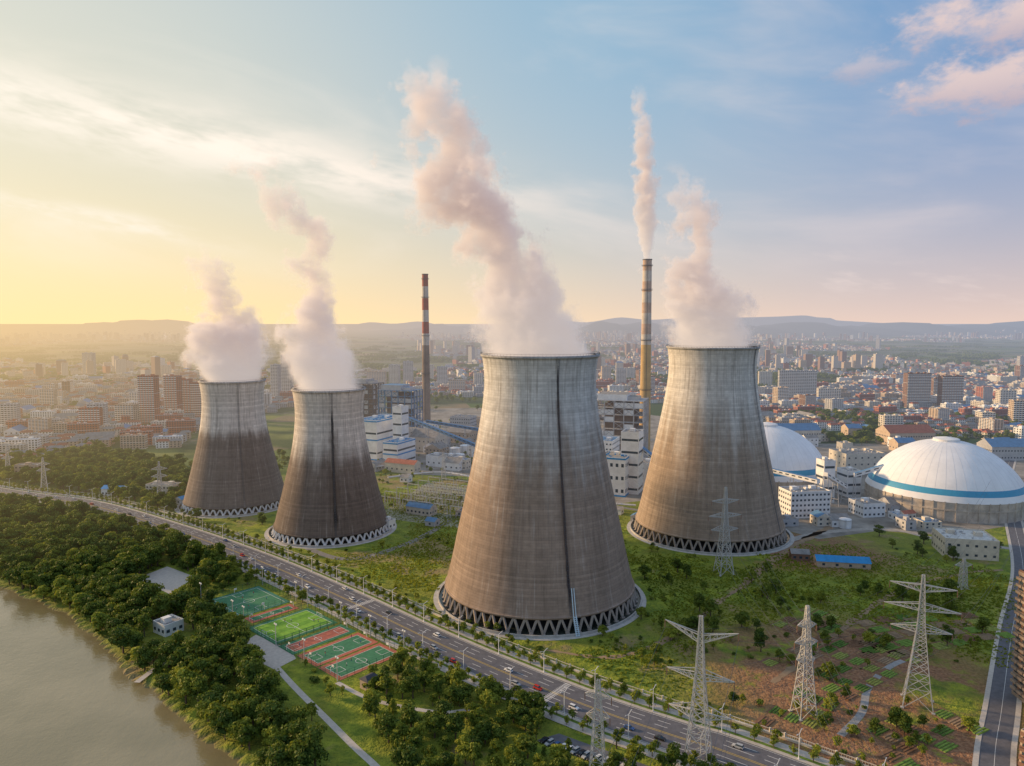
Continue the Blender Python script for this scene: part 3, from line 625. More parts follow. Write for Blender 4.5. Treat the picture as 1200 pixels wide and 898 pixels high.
# ---------------------------------------------------------------- buildings
def bmesh_building(name,w,d,floors,fh,wall,roof,bay=3.6,win=(1.9,1.7),band=None,balc=None,gable=False,parapet=.9,extras=True,strip_win=False,trim=None):
    """one mesh: 0 wall 1 glass 2 roof 3 band/trim"""
    mb=MB(); h=floors*fh
    mb.box(0,0,0,w,d,h,0,top=2)
    for ax,(ln,off) in enumerate(((w,d/2),(d,w/2))):
        nb=max(1,int(ln/bay)); bw=ln/nb
        for sg in(-1,1):
            for f in range(floors):
                z0=f*fh+fh*.32; z1=z0+min(win[1],fh*.6)
                if strip_win:
                    z1=z0+min(fh*.25,2.2); rects=[[(-ln/2+.8,z0),(ln/2-.8,z1)]]
                else: rects=[[(-ln/2+(k+.5)*bw-win[0]/2,z0),(-ln/2+(k+.5)*bw+win[0]/2,z1)] for k in range(nb)]
                for (a,za),(b2,zb) in rects:
                    o=off+.06
                    if ax==0: pts=[(a,sg*o,za),(b2,sg*o,za),(b2,sg*o,zb),(a,sg*o,zb)]
                    else: pts=[(sg*o,a,za),(sg*o,b2,za),(sg*o,b2,zb),(sg*o,a,zb)]
                    mb.face(pts,1)
                    if balc and ax==balc-1 and f>0:
                        if ax==0: mb.box((a+b2)/2,sg*(off+.7),f*fh-.1,win[0]+1.0,1.4,1.15,3)
                        else: mb.box(sg*(off+.7),(a+b2)/2,f*fh-.1,1.4,win[0]+1.0,1.15,3)
            if band:
                for f in range(0,floors+1,band):
                    zz=f*fh-.18 if f else .0; bt=.36 if not trim else 1.6
                    if f==floors: zz-=bt-.36
                    if ax==0: mb.box(0,sg*(off+.1),zz,ln+.3,.22,bt,3)
                    else: mb.box(sg*(off+.1),0,zz,.22,ln-.02,bt,3)
    if gable:
        r=min(w,d)*.28
        if w>=d:
            a=(-w/2-.5,-d/2-.5,h);b2=(w/2+.5,-d/2-.5,h);c=(w/2+.5,d/2+.5,h);e=(-w/2-.5,d/2+.5,h);k=.28*d if gable=='hip' else 0
            p=(-w/2-.5+k,0,h+r);q=(w/2+.5-k,0,h+r)
        else:
            a=(w/2+.5,-d/2-.5,h);b2=(w/2+.5,d/2+.5,h);c=(-w/2-.5,d/2+.5,h);e=(-w/2-.5,-d/2-.5,h);k=.28*w if gable=='hip' else 0
            p=(0,-d/2-.5+k,h+r);q=(0,d/2+.5-k,h+r)
        mb.face([a,b2,q,p],2);mb.face([c,e,p,q],2);mb.face([b2,c,q],2 if gable=='hip' else 0);mb.face([e,a,p],2 if gable=='hip' else 0)
    else:
        for sx,sy,px,py in((w,.3,0,-d/2+.15),(w,.3,0,d/2-.15),(.3,d-.62,-w/2+.15,0),(.3,d-.62,w/2-.15,0)): mb.box(px,py,h+.003,sx,sy,parapet,0)
        if extras:
            r2=random.Random(name+str(w)); n=max(1,int(w/14))
            for k in range(n):
                mb.box(-w/2+(k+.5)*w/n,r2.uniform(-.15,.15)*d,h+.005,min(5,w*.3),min(4.5,d*.4),2.8,0)
            for k in range(int(w*d/60)): mb.box(r2.uniform(-.42,.42)*w,r2.uniform(-.4,.4)*d,h+.006,r2.uniform(.8,2),r2.uniform(.8,2),r2.uniform(.6,1.6),3)
    return mb.mesh(name,[wall,GLASS,roof,trim or (WPAINT if band or balc else GREYW)])
def place(name,u0,u1,vb,vt,dep,rot,floors,wall,roof,ratio=1.0,**k):
    uc=(u0+u1)/2; x,y=G(uc,vb); h=ZT(vt,y); w=(u1-u0)/F*y
    W=w*ratio; me=bmesh_building(name,W,dep,floors,h/floors,wall,roof,**k)
    a=R(rot); yy=y+dep/2*abs(math.cos(a))+W/2*abs(math.sin(a)); return add(name,me,(x*yy/y,yy,0),a)
def boiler_house(u0,u1,vb,vt,dep,rot,steel,infill,roofm):
    uc=(u0+u1)/2; x,y=G(uc,vb); h=ZT(vt,y); w=(u1-u0)/F*y; mb=MB(); nxb=5; nyb=4; nf=9; r2=random.Random(u0)
    for i in range(nxb+1):
        for j in range(nyb+1):
            if 0<i<nxb and 0<j<nyb: continue
            X=-w/2+w*i/nxb; Yp=-dep/2+dep*j/nyb; mb.bar((X,Yp,0),(X,Yp,h),1.0,0)
    for f in range(1,nf+1):
        z=h*f/nf
        mb.box(0,0,z-.35,w,dep,.5,0)
        for sg in(-1,1):
            mb.bar((-w/2,sg*dep/2,z+1.2),(w/2,sg*dep/2,z+1.2),.15,3); mb.bar((sg*w/2,-dep/2,z+1.2),(sg*w/2,dep/2,z+1.2),.15,3)
    for f in range(nf):
        z0=h*f/nf;z1=h*(f+1)/nf
        for i in range(nxb):
            xa=-w/2+w*i/nxb; xb=xa+w/nxb
            if r2.random()<.55:
                mb.bar((xa,-dep/2,z0),(xb,-dep/2,z1),.4,0); mb.bar((xb,-dep/2,z0),(xa,-dep/2,z1),.4,0)
            if r2.random()<.45: mb.box((xa+xb)/2,-dep/2+.8,z0+.2,w/nxb-1,.5,(z1-z0)*.7,1)
        for j in range(nyb):
            ya=-dep/2+dep*j/nyb; yb=ya+dep/nyb
            for sg in(-1,1):
                if r2.random()<.5: mb.bar((sg*w/2,ya,z0),(sg*w/2,yb,z1),.4,0)
                if r2.random()<.45: mb.box(sg*(w/2-.8),(ya+yb)/2,z0+.2,.5,dep/nyb-1,(z1-z0)*.7,1)
    mb.box(0,0,6,w*.62,dep*.62,h-10,2)
    mb.box(-w*.15,0,h+.16,w*.6,dep*.8,7,1,top=4); mb.box(w*.25,0,h+.16,w*.25,dep*.5,4,3,top=4)
    a=R(rot); mb.obj('boiler_house',[steel,infill,DARKC,STEEL,roofm],loc=(x,y+dep/2,0),rot=a)
boiler_house(702,760,545,470,42,-18,GREYW,WB,ROOFG)
boiler_house(446,490,520,458,34,-20,BSTEEL,GREYW,ROOFB)
boiler_house(412,444,503,450,34,-20,DSTEEL,GREYW,ROOFG)
P_=place
P_('turbine_hall',425,466,540,494,60,-24,2,WB,ROOFB,.75,strip_win=True,band=1,trim=BLUE)
P_('turbine_hall',455,482,548,520,40,-24,2,WB,ROOFB,.75,strip_win=True,band=1,trim=BLUE)
P_('plant_office',466,486,528,505,26,-24,4,CREAM,ROOFG)
P_('coal_bunker',462,478,540,478,16,-24,5,WB,ROOFG,.8,strip_win=True)
P_('turbine_hall',700,742,583,538,34,-22,3,WB,ROOFG,.8,bay=5,win=(2.6,3.4),band=3,trim=BLUE)
P_('coal_bunker',728,752,580,508,22,-22,5,WB,ROOFG,.9,strip_win=True)
P_('plant_office',690,724,560,518,34,-22,7,WB,ROOFB,.9)
P_('plant_workshop',742,776,572,545,30,-20,3,WB,ROOFG,.9,bay=6)
P_('workshop',482,522,530,514,34,-24,2,CREAM,ROOFG,.9,bay=6,gable=True)
P_('workshop',524,560,520,508,30,-24,2,TAN,ROOFG,.9,bay=6,gable=True)
P_('workshop',500,540,549,537,22,-24,1,WB,ROOFG,.9,bay=6)
P_('workshop',449,495,556,545,14,-24,1,CREAM,ROOFR,.9,bay=6,gable=True)
P_('workshop',560,580,540,520,26,-24,3,CREAM,ROOFG,.9)
P_('plant_office',530,556,506,490,26,-20,4,GREYW,ROOFG)
P_('workshop',640,700,500,486,40,-15,3,WB,ROOFB,.9,bay=6)
rr=random.Random(77)
for k in range(34):
    u=rr.uniform(432,585); v=rr.uniform(500,556); ww=rr.uniform(10,24)
    P_(rr.choice(['workshop','plant_store']),u,u+ww,v,v-rr.uniform(5,12),rr.uniform(12,26),-24,rr.choice([1,2]),rr.choice([WB,CREAM,GREYW,TAN]),rr.choice([ROOFG,ROOFB,ROOFG,ROOFR]),.9,gable=rr.random()<.5,bay=5)
for k in range(20):
    u=rr.uniform(900,1190); v=rr.uniform(512,538) if rr.random()<.6 else rr.uniform(600,622)
    P_(rr.choice(['workshop','plant_store']),u,u+rr.uniform(14,28),v,v-rr.uniform(6,11),rr.uniform(12,20),6,rr.choice([1,2]),rr.choice([WB,CREAM,GREYW,TAN]),rr.choice([ROOFG,ROOFB,ROOFG]),.9,gable=rr.random()<.5,bay=5)
for (u,v,ww) in((344,560,10),(352,588,12),(500,618,14),(536,606,10),(598,588,14),(612,600,10),(716,604,14),(740,612,10),(208,592,12),(470,566,12)):
    P_('blue_roof_shed',u,u+ww,v,v-6,9,-26,1,rr.choice([WB,CREAM,GREYW]),rr.choice([ROOFB,BLUE,ROOFG]),.95,gable=True,bay=5)
P_('substation_control_house',476,512,606,597,12,-28,1,CREAM,ROOFB,.95,gable=True)
P_('substation_control_house',565,590,600,588,12,-28,1,TAN,ROOFG,.95)
P_('gatehouse',448,462,622,612,9,-28,1,WPAINT,ROOFG,.9)
P_('plant_office',915,968,608,578,22,8,5,WB,ROOFG,.95,band=1)
P_('coal_transfer_tower',958,974,590,541,14,8,4,WB,ROOFG,.9,strip_win=True)
P_('coal_transfer_tower',984,1004,583,553,18,8,3,WB,ROOFG,.9,strip_win=True)
P_('warehouse',975,1030,556,533,34,8,3,CREAM,ROOFG,.9,bay=7)
P_('warehouse',1000,1030,607,592,22,8,2,WB,ROOFG,.95)
P_('warehouse',905,960,520,505,30,5,2,CREAM,ROOFB,.9,gable=True)
P_('warehouse',1030,1090,523,508,34,5,2,TAN,ROOFR,.95,gable=True)
P_('warehouse',1150,1215,540,524,30,0,2,GREYW,ROOFB,.95,gable=True)
P_('pump_house',1090,1168,658,636,30,-14,2,CREAM,smat('pale_roof',(.55,.55,.53),.8),.75,bay=5)
P_('pump_house',1118,1146,640,630,12,-14,1,WB,ROOFB,.8,gable=True)
P_('farm_shed',950,1022,668,661,11,-10,1,TAN,BLUE,.85,gable=True,bay=8)
P_('farm_shed',925,948,658,650,9,-10,1,BROWN,ROOFG,.9,gable=True)
P_('farm_shed',1052,1072,610,603,8,20,1,CREAM,ROOFR,.9,gable=True)
P_('river_pump_house',180,216,747,735,11,-34,1,WPAINT,ROOFG,.72)
P_('pavilion',421,446,811,800,7,-38,1,TAN,smat('dark_tile',(.05,.055,.07),.7),.6,gable='hip')
P_('farmhouse',170,215,585,570,14,-10,3,CREAM,ROOFG,.8); P_('farmhouse',120,150,583,574,10,-10,1,WB,BLUE,.9,gable=True)
P_('farmhouse',20,50,560,546,12,5,3,TAN,ROOFG,.9)
def tank(u,v,r,h,mat=WB):
    x,y=G(u,v); mb=MB(); mb.lathe([(r,0),(r,h),(r*.98,h+.1),(r*.5,h+r*.14),(.05,h+r*.2)],32); mb.lathe([(r+.12,h-1),(r+.12,h-.6)],32,1)
    for k in range(int(h)): mb.bar((r+.5,-.4,k),(r+.5,.4,k),.12,1)
    mb.bar((r+.5,-.4,0),(r+.5,-.4,h+1),.15,1); mb.bar((r+.5,.4,0),(r+.5,.4,h+1),.15,1)
    mb.obj('storage_tank',[mat,STEEL],loc=(x,y,0),rot=R(-110),smooth=False)
for u,v in((533,533),(545,530),(556,528),(538,541)): tank(u,v,7,9)
tank(672,522,9,16); tank(684,520,9,16); tank(990,618,5,7); tank(497,520,6,12)
def pipe_rack(uv,z=6):
    mb=MB(); pl=catmull([G(*p) for p in uv],12); d,n=normals(pl)
    for i in range(len(pl)-1):
        for k,(o,w_) in enumerate(((-1.3,.8),(0,.6),(1.2,.9))):
            a=pl[i]+n[i]*o; b2=pl[i+1]+n[i+1]*o; mb.bar((*a,z),(*b2,z),w_,k%2,n=8)
        for sg in(-1,1): q=pl[i]+n[i]*2*sg; mb.bar((*q,0),(*q,z+1.5),.35,1)
        a=pl[i]-n[i]*2; b2=pl[i]+n[i]*2; mb.bar((*a,z-.6),(*b2,z-.6),.35,1); mb.bar((*a,z+1.5),(*b2,z+1.5),.3,1)
    mb.obj('pipe_rack',[STEEL,GREYW])
pipe_rack([(455,566),(520,560),(590,575),(640,588),(700,596),(745,600)]); pipe_rack([(345,548),(400,556),(450,552)])
def conveyor(a,za,b2,zb,wd=4.5,mat=BSTEEL,ro=ROOFB):
    mb=MB(); a=Vector((*a,za));b2=Vector((*b2,zb)); d=(b2-a); L=d.length; dn=d.normalized(); s_=Vector((-dn.y,dn.x,0)).normalized()*wd/2; up=Vector((0,0,3.6))
    c=[a-s_,a+s_,a+s_+up,a-s_+up]; e=[q+d for q in c]
    for i in range(4):
        j=(i+1)%4; mb.face([c[i],c[j],e[j],e[i]],1 if i==2 else 0)
    mb.face(c[::-1],0); mb.face(e,0)
    n=int(L/7)
    for k in range(n):
        for sg in(-1,1):
            p=a+d*(k+.2)/n+s_*sg*1.02+Vector((0,0,1.6)); q=p+d*.55/n; mb.face([p,q,q+Vector((0,0,1.1)),p+Vector((0,0,1.1))],3)
    n=max(2,int(L/28))
    for k in range(n+1):
        p=a+d*min(.99,max(.01,k/n))
        for sg in(-1,1): mb.bar((p.x+s_.x*sg*1.8,p.y+s_.y*sg*1.8,0),(p.x+s_.x*sg,p.y+s_.y*sg,p.z),.6,2)
        for f in(.3,.6,.9):
            mb.bar((p.x-s_.x*1.4,p.y-s_.y*1.4,p.z*f),(p.x+s_.x*1.4,p.y+s_.y*1.4,p.z*f),.35,2)
    mb.obj('coal_conveyor',[mat,ro,STEEL,GLASS])
conveyor(G(478,528),42,G(575,540),10); conveyor(G(745,572),44,G(800,590),20,mat=WB); conveyor(G(800,560),30,G(958,600),26,mat=WB)
conveyor(G(966,596),30,G(990,590),14,mat=WB); conveyor(G(1000,588),24,G(1060,590),40,mat=WB); conveyor(G(500,520),30,G(640,528),12)
# ---------------------------------------------------------------- dome coal stores
DOME=smat('dome_white',(.78,.79,.81),.5,.07,.05); DBAND=smat('dome_blue_band',(.05,.30,.50),.5,.08); DWALL=smat('dome_wall_concrete',(.46,.41,.35),.85,.3,.08)
def dome(x,y,Rd,wh,hh):
    e=empty('dome_coal_store',(x,y,0)); n=96
    mb=MB(); mb.lathe([(Rd,0),(Rd,wh),(Rd-1.5,wh+.1)],n)
    for k in range(48):
        a=2*math.pi*k/48; mb.box((Rd+.25)*math.cos(a),(Rd+.25)*math.sin(a),0,.7,.9,wh,rot=a)
    mb.lathe([(Rd+.1,wh*.55),(Rd+.6,wh*.55),(Rd+.6,wh*.62),(Rd+.1,wh*.62)],n)
    mb.obj('ring_wall',[DWALL],parent=e)
    ht=hh; Rs=(Rd*Rd+ht*ht)/(2*ht); c=wh+.5-(Rs-ht); prof=[];mats=[]
    a0=math.asin(min(1,(Rd+.4)/Rs)) if Rs>Rd+.4 else math.pi/2
    if ht>Rs: a0=math.pi-a0
    K_=30
    for k in range(K_+1):
        a=a0*(1-k/K_); prof.append((max(.05,Rs*math.sin(a)),c+Rs*math.cos(a)))
        mats.append(1 if k in(2,3) else 0)
    mb=MB(); mb.lathe(prof,n,mats)
    mb.obj('dome_shell',[DOME,DBAND],parent=e,smooth=True)
    mb=MB()
    for k in range(48):
        a=2*math.pi*k/48
        for j in range(4,K_-1):
            (r0,z0),(r1,z1)=prof[j],prof[j+1]
            if j>22 and k%2: continue
            mb.bar((r0*math.cos(a),r0*math.sin(a),z0-.02),(r1*math.cos(a),r1*math.sin(a),z1-.02),.15)
    mb.obj('dome_seams',[smat('seam_white',(.60,.61,.64),.6,.05)],parent=e)
    mb=MB(); zt=wh+ht; mb.lathe([(11,zt-1.6),(11,zt+1.4),(10,zt+1.8),(.1,zt+3.4)],40); mb.obj('crown_ventilator',[WB],parent=e)
dome(404,668,66,17,44); dome(266,752,62,17,46)
# ---------------------------------------------------------------- switchyard
def gantry(span=14,h=11):
    mb=MB()
    for sx in(-span/2,span/2):
        for q in(-1,1): mb.bar((sx,q*1.3,0),(sx,0,h),.28)
        for z in(3,6,9): mb.bar((sx,-1.3*(1-z/h),z),(sx,1.3*(1-z/h),z),.16)
    mb.bar((-span/2,-.5,h),(span/2,-.5,h),.25); mb.bar((-span/2,.5,h),(span/2,.5,h),.25)
    for k in range(7): mb.bar((-span/2+k*span/7,-.5,h),(-span/2+(k+1)*span/7,.5,h),.14)
    for k in(-1,0,1): mb.bar((k*span/3.4,0,h),(k*span/3.4,0,h-2.2),.3,1)
    for k in(-1,0,1):
        mb.bar((k*span/3.4,5,0),(k*span/3.4,5,4.5),.3); mb.bar((k*span/3.4,5,4.5),(k*span/3.4,5,6.3),.4,1)
    return mb.mesh('switchyard_gantry',[STEEL,BROWN])
gm=gantry()
dv=np.array([math.cos(R(-28)),math.sin(R(-28))]); dn_=np.array([-dv[1],dv[0]]); o0=np.array(G(452,592))
for i in range(7):
    for j in range(6):
        p=o0+dv*i*17+dn_*(j*18-10); add('switchyard_gantry',gm,(p[0],p[1],0),R(-28))
mb=MB()
for j in range(6):
    for k in(-4,0,4):
        p=o0+dn_*(j*18-10+k); q=p+dv*6*17; mb.bar((p[0],p[1],10.8),(q[0],q[1],10.8),.1)
mb.obj('busbar_wires',[DSTEEL])
patch('switchyard_gravel',[(440,606),(500,566),(600,578),(560,622)],smat('gravel',(.27,.27,.18),.95,.35,.2),.03)
# ---------------------------------------------------------------- pylons
def pylon(h,base,arms,bw=.34):
    mb=MB(); zw=h*.62
    def hw(z): 
        return base/2+(1.5-base/2)*(z/zw)**.85 if z<zw else 1.5+(.5-1.5)*(z-zw)/(h-zw)
    lv=[0]; z=0
    while z<h-2.5: z+=max(2.6,hw(z)*1.5); lv.append(min(z,h))
    if lv[-1]<h: lv.append(h)
    for i in range(len(lv)-1):
        za,zb=lv[i],lv[i+1]; a,b2=hw(za),hw(zb)
        ca=[(-a,-a),(a,-a),(a,a),(-a,a)]; cb=[(-b2,-b2),(b2,-b2),(b2,b2),(-b2,b2)]
        for k in range(4):
            j=(k+1)%4
            mb.bar((*ca[k],za),(*cb[k],zb),bw); mb.bar((*ca[k],za),(*cb[j],zb),bw*.55); mb.bar((*ca[j],za),(*cb[k],zb),bw*.55); mb.bar((*cb[k],zb),(*cb[j],zb),bw*.5)
    tips=[]
    for z,L,up in arms:
        w0=hw(z)
        for sg in(-1,1):
            tip=(sg*L,0,z+up)
            for yy in(-w0,w0):
                mb.bar((sg*w0,yy,z),tip,bw*.7); mb.bar((sg*w0,yy,z+3),tip,bw*.7)
            n=5
            for k in range(1,n):
                t=k/n; x=sg*w0+(tip[0]-sg*w0)*t; zb_=z+up*t; zt=z+3+(up-3)*t; yy=w0*(1-t)
                mb.bar((x,-yy,zb_),(x,-yy,zt),bw*.45); mb.bar((x,yy,zb_),(x,yy,zt),bw*.45); mb.bar((x,-yy,zb_),(x,yy,zb_),bw*.45)
                x2=sg*w0+(tip[0]-sg*w0)*(k-1)/n; mb.bar((x2,-w0*(1-(k-1)/n),z+up*(k-1)/n),(x,-yy,zt),bw*.4)
            if z<h-3: mb.bar(tip,(tip[0],0,tip[2]-3),.28,3); tips.append((tip[0],0,tip[2]-3))
            else: tips.append(tip)
    for sx in(-1,1):
        for sy in(-1,1): mb.box(sx*base/2,sy*base/2,0,1.4,1.4,.5,4)
    return mb,tips
PM=[STEEL,REDP,WPAINT,BROWN,CONC]; tipsW={}
def put_pylon(key,u,vb,h,base,arms,rot,bw=.34):
    x,y=G(u,vb); mb,tips=pylon(h,base,arms,bw); mb.obj('electricity_pylon',PM,loc=(x,y,0),rot=R(rot))
    c,s_=math.cos(R(rot)),math.sin(R(rot)); tipsW[key]=[Vector((x+t[0]*c-t[1]*s_,y+t[0]*s_+t[1]*c,t[2])) for t in tips]
def hz(vt,u,vb): return ZT(vt,G(u,vb)[1])
put_pylon('a',818,893,hz(722,818,893),9.5,[(hz(752,818,893),14,6),(hz(795,818,893),13,1.5),(hz(838,818,893),12,1.5)],-28,bw=.38)
put_pylon('b',700,915,hz(797,700,915),6,[(hz(818,700,915),5,1),(hz(842,700,915),4.5,1)],-20,bw=.24)
put_pylon('c',848,672,hz(571,848,672),10,[(hz(590,848,672),10,2),(hz(606,848,672),12,1),(hz(622,848,672),10,1)],12,bw=.45)
put_pylon('d',942,838,hz(710,942,838),8,[(hz(735,942,838),4.5,1),(hz(755,942,838),5.5,1),(hz(775,942,838),4.5,1)],10)
put_pylon('e',1075,826,hz(674,1075,826),12,[(hz(693,1075,826),13,2.5),(hz(715,1075,826),15,1),(hz(740,1075,826),12,1)],-28,bw=.38)
put_pylon('f',1128,690,hz(655,1128,690),4,[(hz(664,1128,690),6,1)],5,bw=.3)
put_pylon('g',52,575,34,6,[(26,6,1),(20,6,1)],40,bw=.35); put_pylon('h',10,560,36,6,[(28,6,1),(21,6,1)],40,bw=.35)
put_pylon('i',640,585,30,5,[(24,5,1)],10,bw=.3); put_pylon('j',520,562,30,5,[(24,5,1)],10,bw=.3); put_pylon('k',188,590,40,6,[(32,7,1),(25,7,1)],20,bw=.35)
def wires(A,B,sag):
    mb=MB()
    for p,q in zip(A,B):
        pr=p
        for k in range(1,25):
            t=k/24; c=p.lerp(q,t); c.z-=sag*4*t*(1-t); mb.bar(pr,c,.085,0,n=3); pr=c
    mb.obj('power_line',[DSTEEL])
off=lambda A,dx,dy,dz: [p+Vector((dx,dy,dz)) for p in A]
wires(tipsW['a'],tipsW['e'],7); wires(tipsW['a'],off(tipsW['a'],-90,-210,5),8); wires(tipsW['e'],off(tipsW['e'],190,220,0),9)
wires(tipsW['d'],tipsW['c'],6); wires(tipsW['c'],off(tipsW['c'],-30,330,-10),9); wires(tipsW['d'],off(tipsW['d'],-30,-220,0),8)
# ---------------------------------------------------------------- street lamps
mb=MB(); mb.box(0,0,0,.6,.6,.5,0); mb.bar((0,0,.5),(0,0,10.5),.30,0,.18)
for sg in(-1,1):
    mb.bar((0,0,10.2),(sg*2.3,0,11.0),.16,0); mb.box(sg*2.6,0,10.9,1.1,.4,.2,1)
LAMP=mb.mesh('street_lamp',[WPAINT,STEEL])
dR,nR=normals(road); cum=np.concatenate([[0],np.cumsum(np.linalg.norm(np.diff(road,axis=0),axis=1))])
def along(s): return np.array([np.interp(s,cum,road[:,0]),np.interp(s,cum,road[:,1])]),np.array([np.interp(s,cum,nR[:,0]),np.interp(s,cum,nR[:,1])])
s0=cum[np.argmin(np.hypot(road[:,0]+560,road[:,1]-765))]; s1=cum[np.argmin(np.hypot(road[:,0]-170,road[:,1]-210))]
s=s0
while s<s1:
    p,n=along(s)
    for o in(-12.6,12.6): add('street_lamp',LAMP,(p[0]+n[0]*o,p[1]+n[1]*o,.23),math.atan2(n[1],n[0]))
    s+=30
SGN=(1 if nR[len(nR)//2][1]>0 else -1)
mb=MB(); A=road+nR*23.5*SGN
for i in range(len(A)-1):
    if s0-50<cum[i]<s1-20:
        a=A[i];b2=A[i+1]; mb.bar((*a,0),(*a,2.7),.7); mb.bar((a[0],a[1],2.3),(b2[0],b2[1],2.3),.2); mb.bar((a[0],a[1],.4),(b2[0],b2[1],.4),1.0)
        for k in range(1,8): q=a+(b2-a)*k/8; mb.bar((*q,.5),(*q,2.3),.1)
mb.obj('perimeter_fence',[CREAM])
# ---------------------------------------------------------------- cars
def car_mesh(name,paint,kind=0):
    mb=MB()
    st=[(-2.3,.35,.62,.78),(-2.15,.25,.80,.86),(-1.0,.22,.93,.9),(.4,.22,.95,.9),(1.6,.22,.96,.9),(2.15,.25,.90,.86),(2.3,.38,.72,.8)]
    if kind==1: st=[(x,a,z+(.12 if x>-1.2 else .05),w_) for x,a,z,w_ in st]
    ring=[]
    for x,za,zb,hw in st: ring.append([(x,-hw*.94,za),(x,-hw,(za+zb)/2),(x,-hw*.93,zb),(x,hw*.93,zb),(x,hw,(za+zb)/2),(x,hw*.94,za)])
    for i in range(len(ring)-1):
        for k in range(6):
            j=(k+1)%6; mb.face([ring[i][k],ring[i][j],ring[i+1][j],ring[i+1][k]],0)
    mb.face(ring[0],0);mb.face(ring[-1][::-1],0)
    zt=1.45 if kind==0 else 1.68; rx=(-.45,1.05) if kind==0 else (-.5,1.85); bx=(-1.15,1.8) if kind==0 else(-1.1,2.15); zb=.93 if kind==0 else 1.05
    b0=[(bx[0],-.82,zb),(bx[1],-.82,zb),(bx[1],.82,zb),(bx[0],.82,zb)]; t0=[(rx[0],-.62,zt),(rx[1],-.62,zt),(rx[1],.62,zt),(rx[0],.62,zt)]
    for k in range(4): j=(k+1)%4; mb.face([b0[k],b0[j],t0[j],t0[k]],1)
    mb.box((rx[0]+rx[1])/2,0,zt-.01,rx[1]-rx[0]+.1,1.3,.05,0)
    for x in(-1.4,1.4):
        for y in(-.82,.82):
            i=len(mb.v)
            for yy in(y-.1,y+.1):
                for k in range(12): t=2*math.pi*k/12; mb.v.append((x+.33*math.cos(t),yy,.33+.33*math.sin(t)))
            for k in range(12): j=(k+1)%12; mb.f.append((i+k,i+j,i+12+j,i+12+k)); mb.m.append(2); mb.c.append((1,1,1))
            mb.f.append(tuple(i+k for k in range(12))); mb.f.append(tuple(i+12+k for k in range(12))); mb.m+=[2,2]; mb.c+=[(1,1,1)]*2
    for y in(-.6,.6): mb.box(-2.3,y,.55,.06,.35,.15,3); mb.box(2.3,y,.62,.06,.35,.13,4)
    return mb.mesh(name,[paint,GLASS,DARK,WPAINT,REDP])
paints=[smat('car_paint_white',(.75,.75,.75),.3,.02),smat('car_paint_silver',(.4,.42,.44),.3,.02),smat('car_paint_black',(.03,.03,.035),.25,.02),smat('car_paint_red',(.5,.04,.03),.3,.02),smat('car_paint_blue',(.05,.12,.3),.3,.02)]
CARS=[car_mesh('car_%d'%i,p,i%2) for i,p in enumerate(paints)]+[car_mesh('car_white_suv',paints[0],1)]
rr=random.Random(11); s=s0
while s<s1:
    p,n=along(s); o=rr.choice([-9.2,-5.6,-2.1,2.1,5.6,9.2]); t=(n[1],-n[0]); ang=math.atan2(t[1],t[0])+(0 if o>0 else math.pi)
    add('car',rr.choice([CARS[0],CARS[5],*CARS]),(p[0]+n[0]*o,p[1]+n[1]*o,.12),ang); s+=rr.uniform(10,30)
for k in range(14):
    x,y=G(640+k*7-rr.random()*3,868+k*2.6+rr.random()*2)
    add('car',rr.choice(CARS),(x,y,.14),R(45+rr.uniform(-5,5)))
mb=MB(); xx=[G(*p) for p in[(628,868),(655,860),(760,898),(740,912)]]; mb.face([(*p,.10) for p in xx][::-1]); mb.obj('car_park',[ASPH])
# ---------------------------------------------------------------- trees
def leaf_mat(name,c0,c1):
    m,N,b,h=new_mat(name); nt=m.node_tree
    g=N.n('ShaderNodeNewGeometry'); oi=N.n('ShaderNodeObjectInfo')
    n=N.noise(g.outputs['Position'],.45,2,.6).outputs[0]
    f=N.m('ADD',N.m('MULTIPLY',N.mr(n,.3,.7),.55),N.m('MULTIPLY',oi.outputs['Random'],.6),clamp=True)
    c=N.mix(f,c0,c1); N.put(b.inputs['Base Color'],c); b.inputs['Roughness'].default_value=.65
    tr=N.n('ShaderNodeBsdfTranslucent'); N.put(tr.inputs[0],c); mx=N.n('ShaderNodeMixShader'); mx.inputs[0].default_value=.3
    nt.links.new(b.outputs[0],mx.inputs[1]); nt.links.new(tr.outputs[0],mx.inputs[2]); nt.links.new(mx.outputs[0],h.inputs[0]); return m
LEAFS=[leaf_mat('leaves_dark',(.04,.085,.013),(.15,.20,.025)),leaf_mat('leaves_mid',(.075,.13,.018),(.25,.28,.03)),leaf_mat('leaves_light',(.15,.21,.025),(.36,.38,.045))]
BARK=smat('bark',(.14,.10,.07),.95,.2,2)
